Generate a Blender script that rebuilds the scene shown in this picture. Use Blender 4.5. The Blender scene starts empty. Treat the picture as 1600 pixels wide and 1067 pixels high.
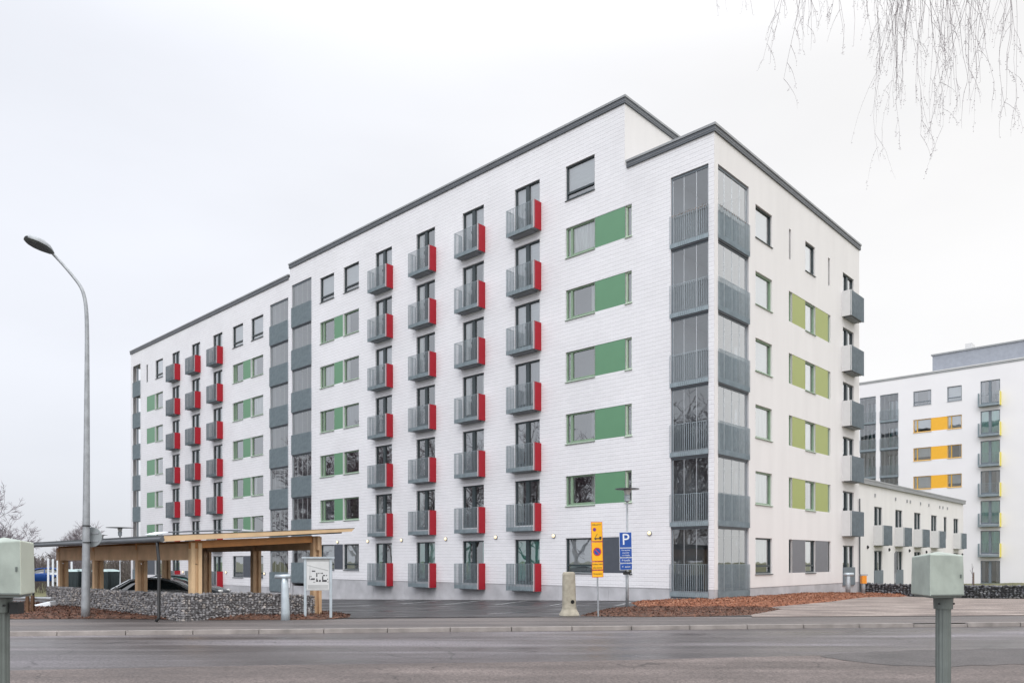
import bpy, math, random
from mathutils import Vector, Matrix, noise
from mathutils.geometry import delaunay_2d_cdt
R = math.radians
S = bpy.context.scene
COL = S.collection
rnd = random.Random(7)

# ---------------------------------------------------------------- camera
F, HX, HY, EYE = 1201.0, 800.0, 876.5, 1.63
cam = bpy.data.cameras.new('camera'); camo = bpy.data.objects.new('camera', cam); COL.objects.link(camo)
camo.location = (0, 0, EYE); camo.rotation_euler = (R(90), 0, 0)
cam.sensor_width = 36; cam.lens = F / 1600 * 36; cam.shift_y = (HY - 533.5) / 1600
cam.clip_end = 3000; cam.clip_start = 0.1
S.camera = camo
S.view_settings.view_transform = 'Standard'; S.view_settings.look = 'None'
S.view_settings.exposure = 0.08; S.view_settings.gamma = 1
S.cycles.max_bounces = 8; S.cycles.transparent_max_bounces = 16

# ---------------------------------------------------------------- world: bright overcast sky
SUN_EL, SUN_AZ = R(38), math.atan2(-0.25, -0.97)        # azimuth from +Y towards +X
W = bpy.data.worlds.new('World'); S.world = W; W.use_nodes = True
nt = W.node_tree; N = nt.nodes; L = nt.links
for n in list(N): N.remove(n)
def wn(t, **k):
    n = N.new(t)
    for a, b in k.items(): setattr(n, a, b)
    return n
def wmath(op, a, b=None, c=None, clamp=False):
    n = wn('ShaderNodeMath', operation=op, use_clamp=clamp)
    for i, v in enumerate((a, b, c)):
        if v is None: continue
        if isinstance(v, (int, float)): n.inputs[i].default_value = v
        else: L.new(v, n.inputs[i])
    return n.outputs[0]
def wrange(v, a, b, c, d, smooth=True):
    n = wn('ShaderNodeMapRange'); n.interpolation_type = 'SMOOTHSTEP' if smooth else 'LINEAR'
    L.new(v, n.inputs['Value'])
    for k, x in zip(('From Min', 'From Max', 'To Min', 'To Max'), (a, b, c, d)): n.inputs[k].default_value = x
    return n.outputs[0]
sky = wn('ShaderNodeTexSky'); sky.sky_type = 'NISHITA'; sky.sun_disc = False
sky.sun_elevation = SUN_EL; sky.sun_rotation = SUN_AZ
bg1 = wn('ShaderNodeBackground'); L.new(sky.outputs[0], bg1.inputs[0]); bg1.inputs[1].default_value = 0.1
tc = wn('ShaderNodeTexCoord'); sep = wn('ShaderNodeSeparateXYZ'); L.new(tc.outputs['Generated'], sep.inputs[0])
X_, Y_, Z_ = sep.outputs
dn = wn('ShaderNodeVectorMath', operation='DOT_PRODUCT'); L.new(tc.outputs['Generated'], dn.inputs[0]); dn.inputs[1].default_value = (0.995, -0.1, 0.0)
lo = wrange(Z_, -0.04, 0.24, 0.765, 0.935)
hi = wrange(Z_, 0.5, 0.95, 0.0, 1.6)
side = wrange(dn.outputs['Value'], 0.60, 0.95, 1.0, 1.50)
dn2 = wn('ShaderNodeVectorMath', operation='DOT_PRODUCT'); L.new(tc.outputs['Generated'], dn2.inputs[0]); dn2.inputs[1].default_value = (-0.25, -0.96, 0.1)
side = wmath('MULTIPLY', side, wrange(dn2.outputs['Value'], 0.15, 0.8, 1.0, 1.45))
mp = wn('ShaderNodeMapping'); mp.inputs['Scale'].default_value = (1.0, 1.0, 3.2); L.new(tc.outputs['Generated'], mp.inputs[0])
nz = wn('ShaderNodeTexNoise'); nz.inputs['Scale'].default_value = 1.7; nz.inputs['Detail'].default_value = 5; nz.inputs['Roughness'].default_value = .45
L.new(mp.outputs[0], nz.inputs['Vector'])
cl = wrange(nz.outputs['Fac'], 0.3, 0.7, 0.945, 1.03)
xs = wrange(X_, -0.6, 0.1, 0.98, 1.02)
B = wmath('MULTIPLY', wmath('MULTIPLY', wmath('MULTIPLY', wmath('ADD', lo, hi), side), cl), xs)
tint = wn('ShaderNodeMix', data_type='RGBA'); L.new(wrange(X_, -0.5, 0.5, 0.0, 1.0), tint.inputs['Factor'])
tint.inputs['A'].default_value = (0.955, 0.98, 1.05, 1); tint.inputs['B'].default_value = (1.01, 1.0, 0.995, 1)
sc_ = wn('ShaderNodeVectorMath', operation='SCALE'); L.new(tint.outputs['Result'], sc_.inputs[0]); L.new(B, sc_.inputs['Scale'])
bg2 = wn('ShaderNodeBackground'); L.new(sc_.outputs[0], bg2.inputs[0]); bg2.inputs[1].default_value = 1.0
mx = wn('ShaderNodeMixShader'); mx.inputs[0].default_value = 0.94
L.new(bg1.outputs[0], mx.inputs[1]); L.new(bg2.outputs[0], mx.inputs[2])
wo = wn('ShaderNodeOutputWorld'); L.new(mx.outputs[0], wo.inputs[0])
sl = bpy.data.lights.new('sun', 'SUN'); sl.energy = 0.8; sl.angle = R(30); sl.color = (1.0, 0.975, 0.95)
so = bpy.data.objects.new('sun', sl); COL.objects.link(so)
sd = Vector((math.sin(SUN_AZ) * math.cos(SUN_EL), math.cos(SUN_AZ) * math.cos(SUN_EL), math.sin(SUN_EL)))
so.rotation_euler = (-sd).to_track_quat('-Z', 'Y').to_euler(); so.location = (0, 0, 60)

# ---------------------------------------------------------------- materials
def mat(name, col, rough=0.6, metal=0.0, var=0.0, vscale=3.0, bump=0.0, bscale=30.0, spec=0.5, col2=None, detail=5, stretch=None, emit=None):
    m = bpy.data.materials.new(name); m.use_nodes = True
    t = m.node_tree; p = t.nodes['Principled BSDF']
    p.inputs['Base Color'].default_value = (*col, 1); p.inputs['Roughness'].default_value = rough
    p.inputs['Metallic'].default_value = metal; p.inputs['Specular IOR Level'].default_value = spec
    if var or col2 or bump:
        c = t.nodes.new('ShaderNodeTexCoord'); vec = c.outputs['Object']
        if stretch:
            mpn = t.nodes.new('ShaderNodeMapping'); mpn.inputs['Scale'].default_value = stretch
            t.links.new(vec, mpn.inputs[0]); vec = mpn.outputs[0]
    if var or col2:
        n = t.nodes.new('ShaderNodeTexNoise'); n.inputs['Scale'].default_value = vscale; n.inputs['Detail'].default_value = detail
        t.links.new(vec, n.inputs['Vector'])
        r = t.nodes.new('ShaderNodeValToRGB'); r.color_ramp.elements[0].position = .3; r.color_ramp.elements[1].position = .7
        a = col2 if col2 else tuple(max(0, x * (1 - var)) for x in col)
        b = col if col2 else tuple(min(1, x * (1 + var)) for x in col)
        r.color_ramp.elements[0].color = (*a, 1); r.color_ramp.elements[1].color = (*b, 1)
        t.links.new(n.outputs['Fac'], r.inputs[0]); t.links.new(r.outputs[0], p.inputs['Base Color'])
    if bump:
        n = t.nodes.new('ShaderNodeTexNoise'); n.inputs['Scale'].default_value = bscale; n.inputs['Detail'].default_value = 3
        t.links.new(vec, n.inputs['Vector'])
        b = t.nodes.new('ShaderNodeBump'); b.inputs['Strength'].default_value = bump; b.inputs['Distance'].default_value = .02
        t.links.new(n.outputs['Fac'], b.inputs['Height']); t.links.new(b.outputs[0], p.inputs['Normal'])
    if emit:
        p.inputs['Emission Color'].default_value = (*emit[0], 1); p.inputs['Emission Strength'].default_value = emit[1]
    return m

def brick_mat():
    m = bpy.data.materials.new('white_brick'); m.use_nodes = True; t = m.node_tree; p = t.nodes['Principled BSDF']
    c = t.nodes.new('ShaderNodeTexCoord'); s = t.nodes.new('ShaderNodeSeparateXYZ'); k = t.nodes.new('ShaderNodeCombineXYZ')
    t.links.new(c.outputs['Object'], s.inputs[0]); t.links.new(s.outputs[1], k.inputs[0]); t.links.new(s.outputs[2], k.inputs[1])
    def brick(w, h, mort, c1, c2, cm):
        b = t.nodes.new('ShaderNodeTexBrick'); t.links.new(k.outputs[0], b.inputs['Vector'])
        b.inputs['Scale'].default_value = 1; b.inputs['Brick Width'].default_value = w; b.inputs['Row Height'].default_value = h
        b.inputs['Mortar Size'].default_value = mort; b.inputs['Mortar Smooth'].default_value = .2
        for q, v in zip(('Color1', 'Color2', 'Mortar'), (c1, c2, cm)): b.inputs[q].default_value = (v, v, v, 1)
        return b
    b1 = brick(.285, .0925, .006, 1.0, .95, .80); b = brick(60, .185, .0080, 1.0, 1.0, .72)
    base = t.nodes.new('ShaderNodeVectorMath'); base.operation = 'MULTIPLY'; t.links.new(b.outputs['Color'], base.inputs[0]); t.links.new(b1.outputs['Color'], base.inputs[1])
    bt = t.nodes.new('ShaderNodeVectorMath'); bt.operation = 'MULTIPLY'; t.links.new(base.outputs[0], bt.inputs[0]); bt.inputs[1].default_value = (.80, .797, .822)
    n = t.nodes.new('ShaderNodeTexNoise'); n.inputs['Scale'].default_value = .35; n.inputs['Detail'].default_value = 6
    t.links.new(k.outputs[0], n.inputs['Vector'])
    r = t.nodes.new('ShaderNodeMapRange'); r.inputs['From Min'].default_value = .3; r.inputs['From Max'].default_value = .7; r.inputs['To Min'].default_value = .95; r.inputs['To Max'].default_value = 1.03
    t.links.new(n.outputs['Fac'], r.inputs[0])
    v = t.nodes.new('ShaderNodeVectorMath'); v.operation = 'SCALE'; t.links.new(bt.outputs[0], v.inputs[0]); t.links.new(r.outputs[0], v.inputs['Scale'])
    t.links.new(v.outputs[0], p.inputs['Base Color']); p.inputs['Roughness'].default_value = .7
    bp = t.nodes.new('ShaderNodeBump'); bp.invert = True; bp.inputs['Strength'].default_value = .6; bp.inputs['Distance'].default_value = .02
    t.links.new(b.outputs['Fac'], bp.inputs['Height']); t.links.new(bp.outputs[0], p.inputs['Normal'])
    return m

def glass_mat(name, tint=(.8, .86, .86), base=.10, mult=2.0, wob=.012):
    m = bpy.data.materials.new(name); m.use_nodes = True; t = m.node_tree
    for n in list(t.nodes): t.nodes.remove(n)
    o = t.nodes.new('ShaderNodeOutputMaterial'); a = t.nodes.new('ShaderNodeBsdfTransparent'); g = t.nodes.new('ShaderNodeBsdfGlossy')
    a.inputs[0].default_value = (*tint, 1); g.inputs['Color'].default_value = (.93, .95, .96, 1); g.inputs['Roughness'].default_value = .01
    f = t.nodes.new('ShaderNodeFresnel'); f.inputs[0].default_value = 1.5
    k = t.nodes.new('ShaderNodeMath'); k.operation = 'MULTIPLY_ADD'; k.use_clamp = True; k.inputs[1].default_value = mult; k.inputs[2].default_value = base
    t.links.new(f.outputs[0], k.inputs[0])
    c = t.nodes.new('ShaderNodeTexCoord'); n = t.nodes.new('ShaderNodeTexNoise'); n.inputs['Scale'].default_value = 1.3; n.inputs['Detail'].default_value = 1
    t.links.new(c.outputs['Object'], n.inputs['Vector'])
    b = t.nodes.new('ShaderNodeBump'); b.inputs['Strength'].default_value = wob; b.inputs['Distance'].default_value = .2
    t.links.new(n.outputs['Fac'], b.inputs['Height']); t.links.new(b.outputs[0], g.inputs['Normal'])
    x = t.nodes.new('ShaderNodeMixShader'); t.links.new(k.outputs[0], x.inputs[0]); t.links.new(a.outputs[0], x.inputs[1]); t.links.new(g.outputs[0], x.inputs[2])
    t.links.new(x.outputs[0], o.inputs[0]); return m

M = dict(
    brick=brick_mat(),
    plaster=mat('plaster', (.73, .715, .712), .85, var=.03, vscale=.9, stretch=(1.6, 1.6, .22), bump=.15, bscale=60),
    plaster_far=mat('far_plaster', (.76, .75, .77), .85, var=.03, vscale=.3),
    concrete=mat('plinth_concrete', (.44, .44, .46), .85, var=.16, vscale=1.3, bump=.2, bscale=25),
    soffit=mat('soffit', (.38, .38, .39), .8, var=.05),
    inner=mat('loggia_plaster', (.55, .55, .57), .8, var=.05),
    fascia=mat('fascia', (.085, .095, .11), .45, var=.1, vscale=.8),
    cap=mat('parapet_cap', (.27, .28, .29), .4, var=.1, vscale=.8),
    roofing=mat('roofing', (.06, .06, .065), .9, var=.2),
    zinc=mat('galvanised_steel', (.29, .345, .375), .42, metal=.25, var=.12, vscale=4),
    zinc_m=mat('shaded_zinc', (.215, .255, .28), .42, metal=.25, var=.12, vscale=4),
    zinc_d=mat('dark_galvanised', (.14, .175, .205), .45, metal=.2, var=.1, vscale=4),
    slab=mat('balcony_slab', (.24, .26, .28), .7, var=.12),
    red=mat('red_panel', (.37, .012, .024), .5, var=.10, vscale=.9, spec=.3),
    ltpanel=mat('light_panel', (.62, .62, .62), .5, var=.04),
    yelpanel=mat('yellow_side', (.85, .72, .08), .5),
    green=mat('green_panel', (.115, .265, .15), .38, var=.05, vscale=.8),
    olive=mat('olive_panel', (.30, .345, .085), .4, var=.05, vscale=.8),
    slate=mat('slate_panel', (.075, .085, .105), .45, var=.08),
    greyp=mat('grey_panel', (.15, .155, .175), .45, var=.05),
    orange=mat('orange_panel', (.80, .42, .03), .45, var=.03),
    fr_dark=mat('dark_frame', (.035, .05, .056), .4, var=.1),
    fr_green=mat('green_frame', (.22, .32, .22), .4, var=.08),
    fr_lgreen=mat('light_green_frame', (.38, .50, .36), .4, var=.05),
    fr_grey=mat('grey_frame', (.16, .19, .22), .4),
    fr_or=mat('orange_frame', (.62, .36, .05), .4),
    teal=mat('teal_curtain', (.25, .62, .54), .7, var=.18, vscale=3, stretch=(6, 6, .4)),
    blind=mat('pale_blind', (.72, .72, .75), .8, var=.08, stretch=(.6, .6, 9)),
    curtain=mat('white_curtain', (.78, .78, .76), .9, var=.3, vscale=3, stretch=(7, 7, .25)),
    greycur=mat('grey_curtain', (.34, .34, .38), .9, var=.2, vscale=3, stretch=(7, 7, .25)),
    room=mat('dark_room', (.045, .047, .05), .9, var=.5, vscale=1.2),
    glass=glass_mat('window_glass', (.86, .91, .91), .20, 2.5),
    lglass=glass_mat('loggia_glass', (.66, .71, .74), .05, 3.4),
    seam=mat('glass_seam', (.55, .58, .6), .3, metal=.5),
    wood=mat('glulam', (.54, .36, .215), .6, var=.16, vscale=2.2, stretch=(1, 1, 1), bump=.1, bscale=20),
    wood_l=mat('pale_timber', (.66, .47, .28), .6, var=.1, vscale=2.5),
    wood_o=mat('orange_timber', (.50, .22, .065), .5, var=.2, vscale=2.5),
    black=mat('black_metal', (.014, .015, .017), .4),
    gutter=mat('gutter', (.09, .10, .11), .4, var=.1),
    pole=mat('pole_zinc', (.34, .36, .38), .5, metal=.35, var=.18, vscale=5, bump=.1, bscale=40),
    polebright=mat('bright_zinc', (.47, .53, .57), .4, metal=.4, var=.12, vscale=5),
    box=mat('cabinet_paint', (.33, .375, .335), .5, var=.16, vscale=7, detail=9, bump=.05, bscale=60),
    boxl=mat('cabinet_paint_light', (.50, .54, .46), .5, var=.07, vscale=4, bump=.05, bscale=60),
    boxpole=mat('cabinet_pole', (.17, .195, .185), .45, metal=.4, var=.15, vscale=6),
    cpillar=mat('weathered_concrete', (.36, .33, .265), .9, var=.22, vscale=6, bump=.5, bscale=45),
    signblue=mat('sign_blue', (.008, .07, .34), .4, var=.05),
    signyel=mat('sign_yellow', (.86, .44, .01), .4, var=.05),
    signred=mat('sign_red', (.55, .03, .03), .4),
    signink=mat('sign_ink', (.03, .03, .035), .5),
    signwhite=mat('sign_white', (.76, .80, .84), .4),
    board=mat('board_white', (.60, .61, .61), .35, var=.06, vscale=5),
    boardgrey=mat('board_grey', (.42, .43, .43), .5, var=.1),
    lampglow=mat('lamp_glow', (.5, .46, .36), .4, emit=((1.0, .80, .48), 1.0)),
    bark=mat('bark', (.17, .155, .15), .9, var=.35, vscale=6),
    birchbark=mat('birch_bark', (.45, .43, .42), .9, var=.5, vscale=4),
    twig=mat('twig', (.12, .085, .10), .8, var=.3, vscale=9),
    needles=mat('needles', (.03, .065, .035), .8, var=.5, vscale=2),
    carpaint=mat('silver_paint', (.44, .45, .46), .25, metal=.7),
    cardark=mat('dark_paint', (.03, .035, .04), .2, metal=.4),
    carblue=mat('blue_paint', (.02, .08, .3), .25, metal=.3),
    carglass=mat('car_glass', (.015, .02, .022), .05, spec=1.0),
    carteal=mat('tinted_glass', (.05, .13, .12), .05, spec=1.0),
    rubber=mat('rubber', (.02, .02, .02), .8),
    chrome=mat('alloy', (.5, .5, .5), .3, metal=.9),
    lens=mat('lens', (.6, .6, .58), .1),
    tail=mat('tail_light', (.4, .02, .02), .2),
    bin=mat('bin_plastic', (.035, .05, .055), .5, var=.15),
    binlid=mat('bin_lid', (.32, .42, .42), .4, var=.2),
    kerb=mat('kerb_stone', (.27, .245, .23), .8, var=.25, vscale=2.5, bump=.3, bscale=30),
    line=mat('paint_line', (.55, .56, .57), .7, col2=(.16, .16, .165), vscale=2.6, detail=8),
    postwood=mat('dark_stake', (.12, .065, .035), .8, var=.3),
)

# ---------------------------------------------------------------- mesh helper
class MB:
    def __init__(s): s.v = []; s.f = []; s.m = []
    def quad(s, a, b, c, d, mi=0):
        i = len(s.v); s.v += [a, b, c, d]; s.f.append((i, i + 1, i + 2, i + 3)); s.m.append(mi); return s
    def poly(s, pts, mi=0):
        i = len(s.v); s.v += list(pts); s.f.append(tuple(range(i, i + len(pts)))); s.m.append(mi); return s
    def hexa(s, p, mi=0):           # p: 4 bottom (ccw from above), 4 top
        i = len(s.v); s.v += list(p)
        for f in ((3, 2, 1, 0), (4, 5, 6, 7), (0, 1, 5, 4), (1, 2, 6, 5), (2, 3, 7, 6), (3, 0, 4, 7)):
            s.f.append(tuple(i + k for k in f)); s.m.append(mi)
        return s
    def box(s, x0, x1, y0, y1, z0, z1, mi=0):
        return s.hexa([(x0, y0, z0), (x1, y0, z0), (x1, y1, z0), (x0, y1, z0), (x0, y0, z1), (x1, y0, z1), (x1, y1, z1), (x0, y1, z1)], mi)
    def bar(s, a, b, w, h, mi=0, up=(0, 0, 1)):   # rectangular bar a->b
        a = Vector(a); b = Vector(b); d = (b - a).normalized(); sd_ = d.cross(Vector(up)).normalized(); u = sd_.cross(d)
        o = [(-w / 2, -h / 2), (w / 2, -h / 2), (w / 2, h / 2), (-w / 2, h / 2)]
        pa = [tuple(a + sd_ * x + u * y) for x, y in o]; pb = [tuple(b + sd_ * x + u * y) for x, y in o]
        return s.hexa(pa + pb, mi)
    def tube(s, pts, rad, seg=10, mi=0, cap=True):
        pts = [Vector(p) for p in pts]; n = len(pts)
        if not hasattr(rad, '__len__'): rad = [rad] * n
        ref = None; rings = []
        for k in range(n):
            d = (pts[min(k + 1, n - 1)] - pts[max(k - 1, 0)])
            if d.length < 1e-9: d = Vector((0, 0, 1))
            d.normalize()
            if ref is None: ref = Vector((1, 0, 0)) if abs(d.x) < .8 else Vector((0, 1, 0))
            a = (ref - d * ref.dot(d)).normalized(); b = d.cross(a); ref = a
            base = len(s.v)
            for j in range(seg):
                t = 2 * math.pi * j / seg
                s.v.append(tuple(pts[k] + (a * math.cos(t) + b * math.sin(t)) * rad[k]))
            rings.append(base)
        for k in range(n - 1):
            for j in range(seg):
                j2 = (j + 1) % seg
                s.f.append((rings[k] + j, rings[k] + j2, rings[k + 1] + j2, rings[k + 1] + j)); s.m.append(mi)
        if cap:
            s.f.append(tuple(rings[0] + j for j in reversed(range(seg)))); s.m.append(mi)
            s.f.append(tuple(rings[-1] + j for j in range(seg))); s.m.append(mi)
        return s
    def lathe(s, prof, c=(0, 0, 0), seg=20, mi=0):
        return s.tube([(c[0], c[1], c[2] + z) for r, z in prof], [max(r, 1e-4) for r, z in prof], seg, mi) if False else s._lathe(prof, c, seg, mi)
    def _lathe(s, prof, c, seg, mi):
        rings = []
        for r, z in prof:
            b = len(s.v); rings.append(b)
            for j in range(seg):
                t = 2 * math.pi * j / seg; s.v.append((c[0] + r * math.cos(t), c[1] + r * math.sin(t), c[2] + z))
        for k in range(len(prof) - 1):
            for j in range(seg):
                j2 = (j + 1) % seg; s.f.append((rings[k] + j, rings[k] + j2, rings[k + 1] + j2, rings[k + 1] + j)); s.m.append(mi)
        s.f.append(tuple(rings[0] + j for j in reversed(range(seg)))); s.m.append(mi)
        s.f.append(tuple(rings[-1] + j for j in range(seg))); s.m.append(mi)
        return s
    def mesh(s, name, mats, smooth=False):
        me = bpy.data.meshes.new(name); me.from_pydata(s.v, [], s.f)
        for m in (mats if isinstance(mats, (list, tuple)) else [mats]): me.materials.append(m)
        me.polygons.foreach_set('material_index', s.m)
        if smooth: me.polygons.foreach_set('use_smooth', [True] * len(s.f))
        me.update(); return me
    def build(s, name, mats, parent=None, smooth=False, loc=(0, 0, 0), rz=0):
        return inst(name, s.mesh(name, mats, smooth), parent, loc, rz)

def inst(name, me, parent=None, loc=(0, 0, 0), rz=0, scale=None):
    o = bpy.data.objects.new(name, me); COL.objects.link(o); o.parent = parent
    o.location = loc; o.rotation_euler = (0, 0, rz)
    if scale: o.scale = (scale,) * 3 if not hasattr(scale, '__len__') else scale
    return o
def tag(o, label, cat, group=None):
    o['label'] = label; o['category'] = cat
    if group: o['group'] = group
    return o
def empty(name, loc=(0, 0, 0), rz=0):
    return inst(name, None, None, loc, rz)
def kind(o, k='structure'): o['kind'] = k; return o
def bevel(o, w=.01, seg=2):
    b = o.modifiers.new('bevel', 'BEVEL'); b.width = w; b.segments = seg; b.limit_method = 'ANGLE'; return o
def copytree(o, parent=None):
    c = o.copy(); COL.objects.link(c); c.parent = parent
    for ch in [x for x in KIDS.get(o.name, [])]: copytree(ch, c)
    return c
KIDS = {}
def index_kids():
    KIDS.clear()
    for o in COL.objects:
        if o.parent: KIDS.setdefault(o.parent.name, []).append(o)

# ---------------------------------------------------------------- geometry of the place
DL = Vector((-.7268, .6868)); DR = Vector((.6868, .7268)); NL = Vector((-.6868, -.7268)); NR = Vector((.7268, -.6868))
CX, CY = 8.378, 31.84
ANG = math.atan2(DR.y, DR.x)      # local X = DR, local Y = DL
def ray(px): return (px - HX) / F
def uL(px, c=0.0):      # local y on the plane local x = c
    r = ray(px); x, y = CX + c * DR.x, CY + c * DR.y
    return (r * y - x) / (DL.x - r * DL.y)
def uR(px, c=0.0):      # local x on the plane local y = c
    r = ray(px); x, y = CX + c * DL.x, CY + c * DL.y
    return (r * y - x) / (DR.x - r * DR.y)
def P(px, depth): return (ray(px) * depth, depth)
def Z(py, depth): return EYE + (HY - py) * depth / F
def sm(t): t = max(0, min(1, t)); return t * t * (3 - 2 * t)
def ykerb(x): return 18.9 + .11 * x
def G(x, y):
    dx, dy = x - CX, y - CY
    u = dx * DL.x + dy * DL.y; df = dx * NL.x + dy * NL.y
    t = sm((21 - df) / 6) * sm((y - ykerb(x) - 3.4) / 3.0)
    z = -(.045 * sm(u / 2) + .031 * max(0, min(u, 70))) * t
    z -= .3 * sm((y - 30) / 12) * sm((x - 13) / 9)
    return z
def ground_at(px, py, zz=0.0):
    d = (EYE - zz) * F / (py - HY)
    for _ in range(6): x, y = P(px, d); d = (EYE - G(x, y) - zz) * F / (py - HY)
    return P(px, d)

def sheet(name, poly, mtl, zoff, step=1.0, zf=None, parent=None):
    xs = [p[0] for p in poly]; ys = [p[1] for p in poly]
    pts = []; n = len(poly)
    for i in range(n):
        a = Vector(poly[i]); b = Vector(poly[(i + 1) % n]); k = max(1, int((b - a).length / step))
        for j in range(k): pts.append(a + (b - a) * j / k)
    nb = len(pts); edges = [(i, (i + 1) % nb) for i in range(nb)]
    def inside(x, y):
        c = False
        for i in range(n):
            x1, y1 = poly[i]; x2, y2 = poly[(i + 1) % n]
            if (y1 > y) != (y2 > y) and x < (x2 - x1) * (y - y1) / (y2 - y1) + x1: c = not c
        return c
    x = min(xs) + step / 2
    while x < max(xs):
        y = min(ys) + step / 2
        while y < max(ys):
            if inside(x, y): pts.append(Vector((x + rnd.uniform(-.1, .1) * step, y + rnd.uniform(-.1, .1) * step)))
            y += step
        x += step
    vv, ee, ff, *_ = delaunay_2d_cdt(pts, edges, [], 1, 1e-5)
    zf = zf or (lambda x, y: G(x, y))
    m = MB(); m.v = [(p.x, p.y, zf(p.x, p.y) + zoff) for p in vv]
    for f in ff:
        a, b, c = (Vector(vv[i]) for i in f[:3])
        if (b - a).cross(c - a) < 0: f = f[::-1]
        m.f.append(tuple(f)); m.m.append(0)
    return m.build(name, mtl, parent, smooth=True)

# ---------------------------------------------------------------- ground materials
def surface(name, ramp, scale, rough=(.75, .95), bump=.4, fine=90, aniso=(1, 1, 1), rot=0.0, spec=.5, streak=0.0, crack=0):
    """aggregate noise coloured by ramp, modulated by large soft patches; roughness follows the patches (damp)"""
    m = bpy.data.materials.new(name); m.use_nodes = True; t = m.node_tree; p = t.nodes['Principled BSDF']; k = t.links.new
    c = t.nodes.new('ShaderNodeTexCoord')
    mp_ = t.nodes.new('ShaderNodeMapping'); mp_.inputs['Rotation'].default_value = (0, 0, rot); mp_.inputs['Scale'].default_value = aniso; k(c.outputs['Object'], mp_.inputs[0])
    n1 = t.nodes.new('ShaderNodeTexNoise'); n1.inputs['Scale'].default_value = scale; n1.inputs['Detail'].default_value = 6; k(mp_.outputs[0], n1.inputs['Vector'])
    r = t.nodes.new('ShaderNodeValToRGB'); el = r.color_ramp.elements
    while len(el) < len(ramp): el.new(.5)
    for e, (pos, col) in zip(el, ramp): e.position = pos; e.color = (*col, 1)
    k(n1.outputs['Fac'], r.inputs[0])
    n2 = t.nodes.new('ShaderNodeTexNoise'); n2.inputs['Scale'].default_value = fine; n2.inputs['Detail'].default_value = 3; n2.inputs['Roughness'].default_value = .7; k(c.outputs['Object'], n2.inputs['Vector'])
    mr = t.nodes.new('ShaderNodeMapRange'); mr.inputs['From Min'].default_value = .3; mr.inputs['From Max'].default_value = .7; mr.inputs['To Min'].default_value = .35; mr.inputs['To Max'].default_value = 1.75; k(n2.outputs['Fac'], mr.inputs[0])
    s = t.nodes.new('ShaderNodeVectorMath'); s.operation = 'SCALE'; k(r.outputs[0], s.inputs[0]); k(mr.outputs[0], s.inputs['Scale'])
    mp2 = t.nodes.new('ShaderNodeMapping'); mp2.inputs['Rotation'].default_value = (0, 0, rot); mp2.inputs['Scale'].default_value = (.035, 1.1, 1); k(c.outputs['Object'], mp2.inputs[0])
    n4 = t.nodes.new('ShaderNodeTexNoise'); n4.inputs['Scale'].default_value = 1.0; n4.inputs['Detail'].default_value = 4; k(mp2.outputs[0], n4.inputs['Vector'])
    m4 = t.nodes.new('ShaderNodeMapRange'); m4.inputs['From Min'].default_value = .35; m4.inputs['From Max'].default_value = .65; m4.inputs['To Min'].default_value = 1 - streak; m4.inputs['To Max'].default_value = 1 + streak; k(n4.outputs['Fac'], m4.inputs[0])
    s4 = t.nodes.new('ShaderNodeVectorMath'); s4.operation = 'SCALE'; k(s.outputs[0], s4.inputs[0]); k(m4.outputs[0], s4.inputs['Scale']); s = s4
    if crack:
        wv = t.nodes.new('ShaderNodeTexNoise'); wv.inputs['Scale'].default_value = 1.1; wv.inputs['Detail'].default_value = 5; k(c.outputs['Object'], wv.inputs['Vector'])
        ad = t.nodes.new('ShaderNodeVectorMath'); ad.operation = 'MULTIPLY_ADD'; k(wv.outputs['Color'], ad.inputs[0]); ad.inputs[1].default_value = (1.2, 1.2, 0); k(c.outputs['Object'], ad.inputs[2])
        vo = t.nodes.new('ShaderNodeTexVoronoi'); vo.feature = 'DISTANCE_TO_EDGE'; vo.inputs['Scale'].default_value = crack; k(ad.outputs[0], vo.inputs['Vector'])
        cr_ = t.nodes.new('ShaderNodeMapRange'); cr_.inputs['From Min'].default_value = .001; cr_.inputs['From Max'].default_value = .0045; cr_.inputs['To Min'].default_value = .45; cr_.inputs['To Max'].default_value = 1; k(vo.outputs['Distance'], cr_.inputs[0])
        mk = t.nodes.new('ShaderNodeMapRange'); mk.inputs['From Min'].default_value = .46; mk.inputs['From Max'].default_value = .54; k(n4.outputs['Fac'], mk.inputs[0])
        mxx = t.nodes.new('ShaderNodeMath'); mxx.operation = 'MAXIMUM'; k(cr_.outputs[0], mxx.inputs[0]); k(mk.outputs[0], mxx.inputs[1])
        s5 = t.nodes.new('ShaderNodeVectorMath'); s5.operation = 'SCALE'; k(s.outputs[0], s5.inputs[0]); k(mxx.outputs[0], s5.inputs['Scale']); s = s5
    k(s.outputs[0], p.inputs['Base Color'])
    rr = t.nodes.new('ShaderNodeMapRange'); rr.inputs['From Min'].default_value = .35; rr.inputs['From Max'].default_value = .65; rr.inputs['To Min'].default_value = rough[0]; rr.inputs['To Max'].default_value = rough[1]; k(n1.outputs['Fac'], rr.inputs[0]); k(rr.outputs[0], p.inputs['Roughness'])
    p.inputs['Specular IOR Level'].default_value = spec
    b = t.nodes.new('ShaderNodeBump'); b.inputs['Strength'].default_value = bump; b.inputs['Distance'].default_value = .012; k(n2.outputs['Fac'], b.inputs['Height']); k(b.outputs[0], p.inputs['Normal'])
    return m
ROT = -math.atan(.13)
g_road = surface('road_asphalt', [(.32, (.05, .043, .044)), (.5, (.08, .070, .071)), (.66, (.16, .147, .159))], .55, (.26, .62), .4, 24, (.22, 1.3, 1), ROT, streak=.28, crack=.22)
g_old = surface('old_asphalt', [(.35, (.078, .063, .058)), (.5, (.104, .085, .079)), (.66, (.145, .12, .112))], .8, (.6, .85), .5, 30, (.5, 1.2, 1), ROT, streak=.18, crack=.35)
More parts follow.
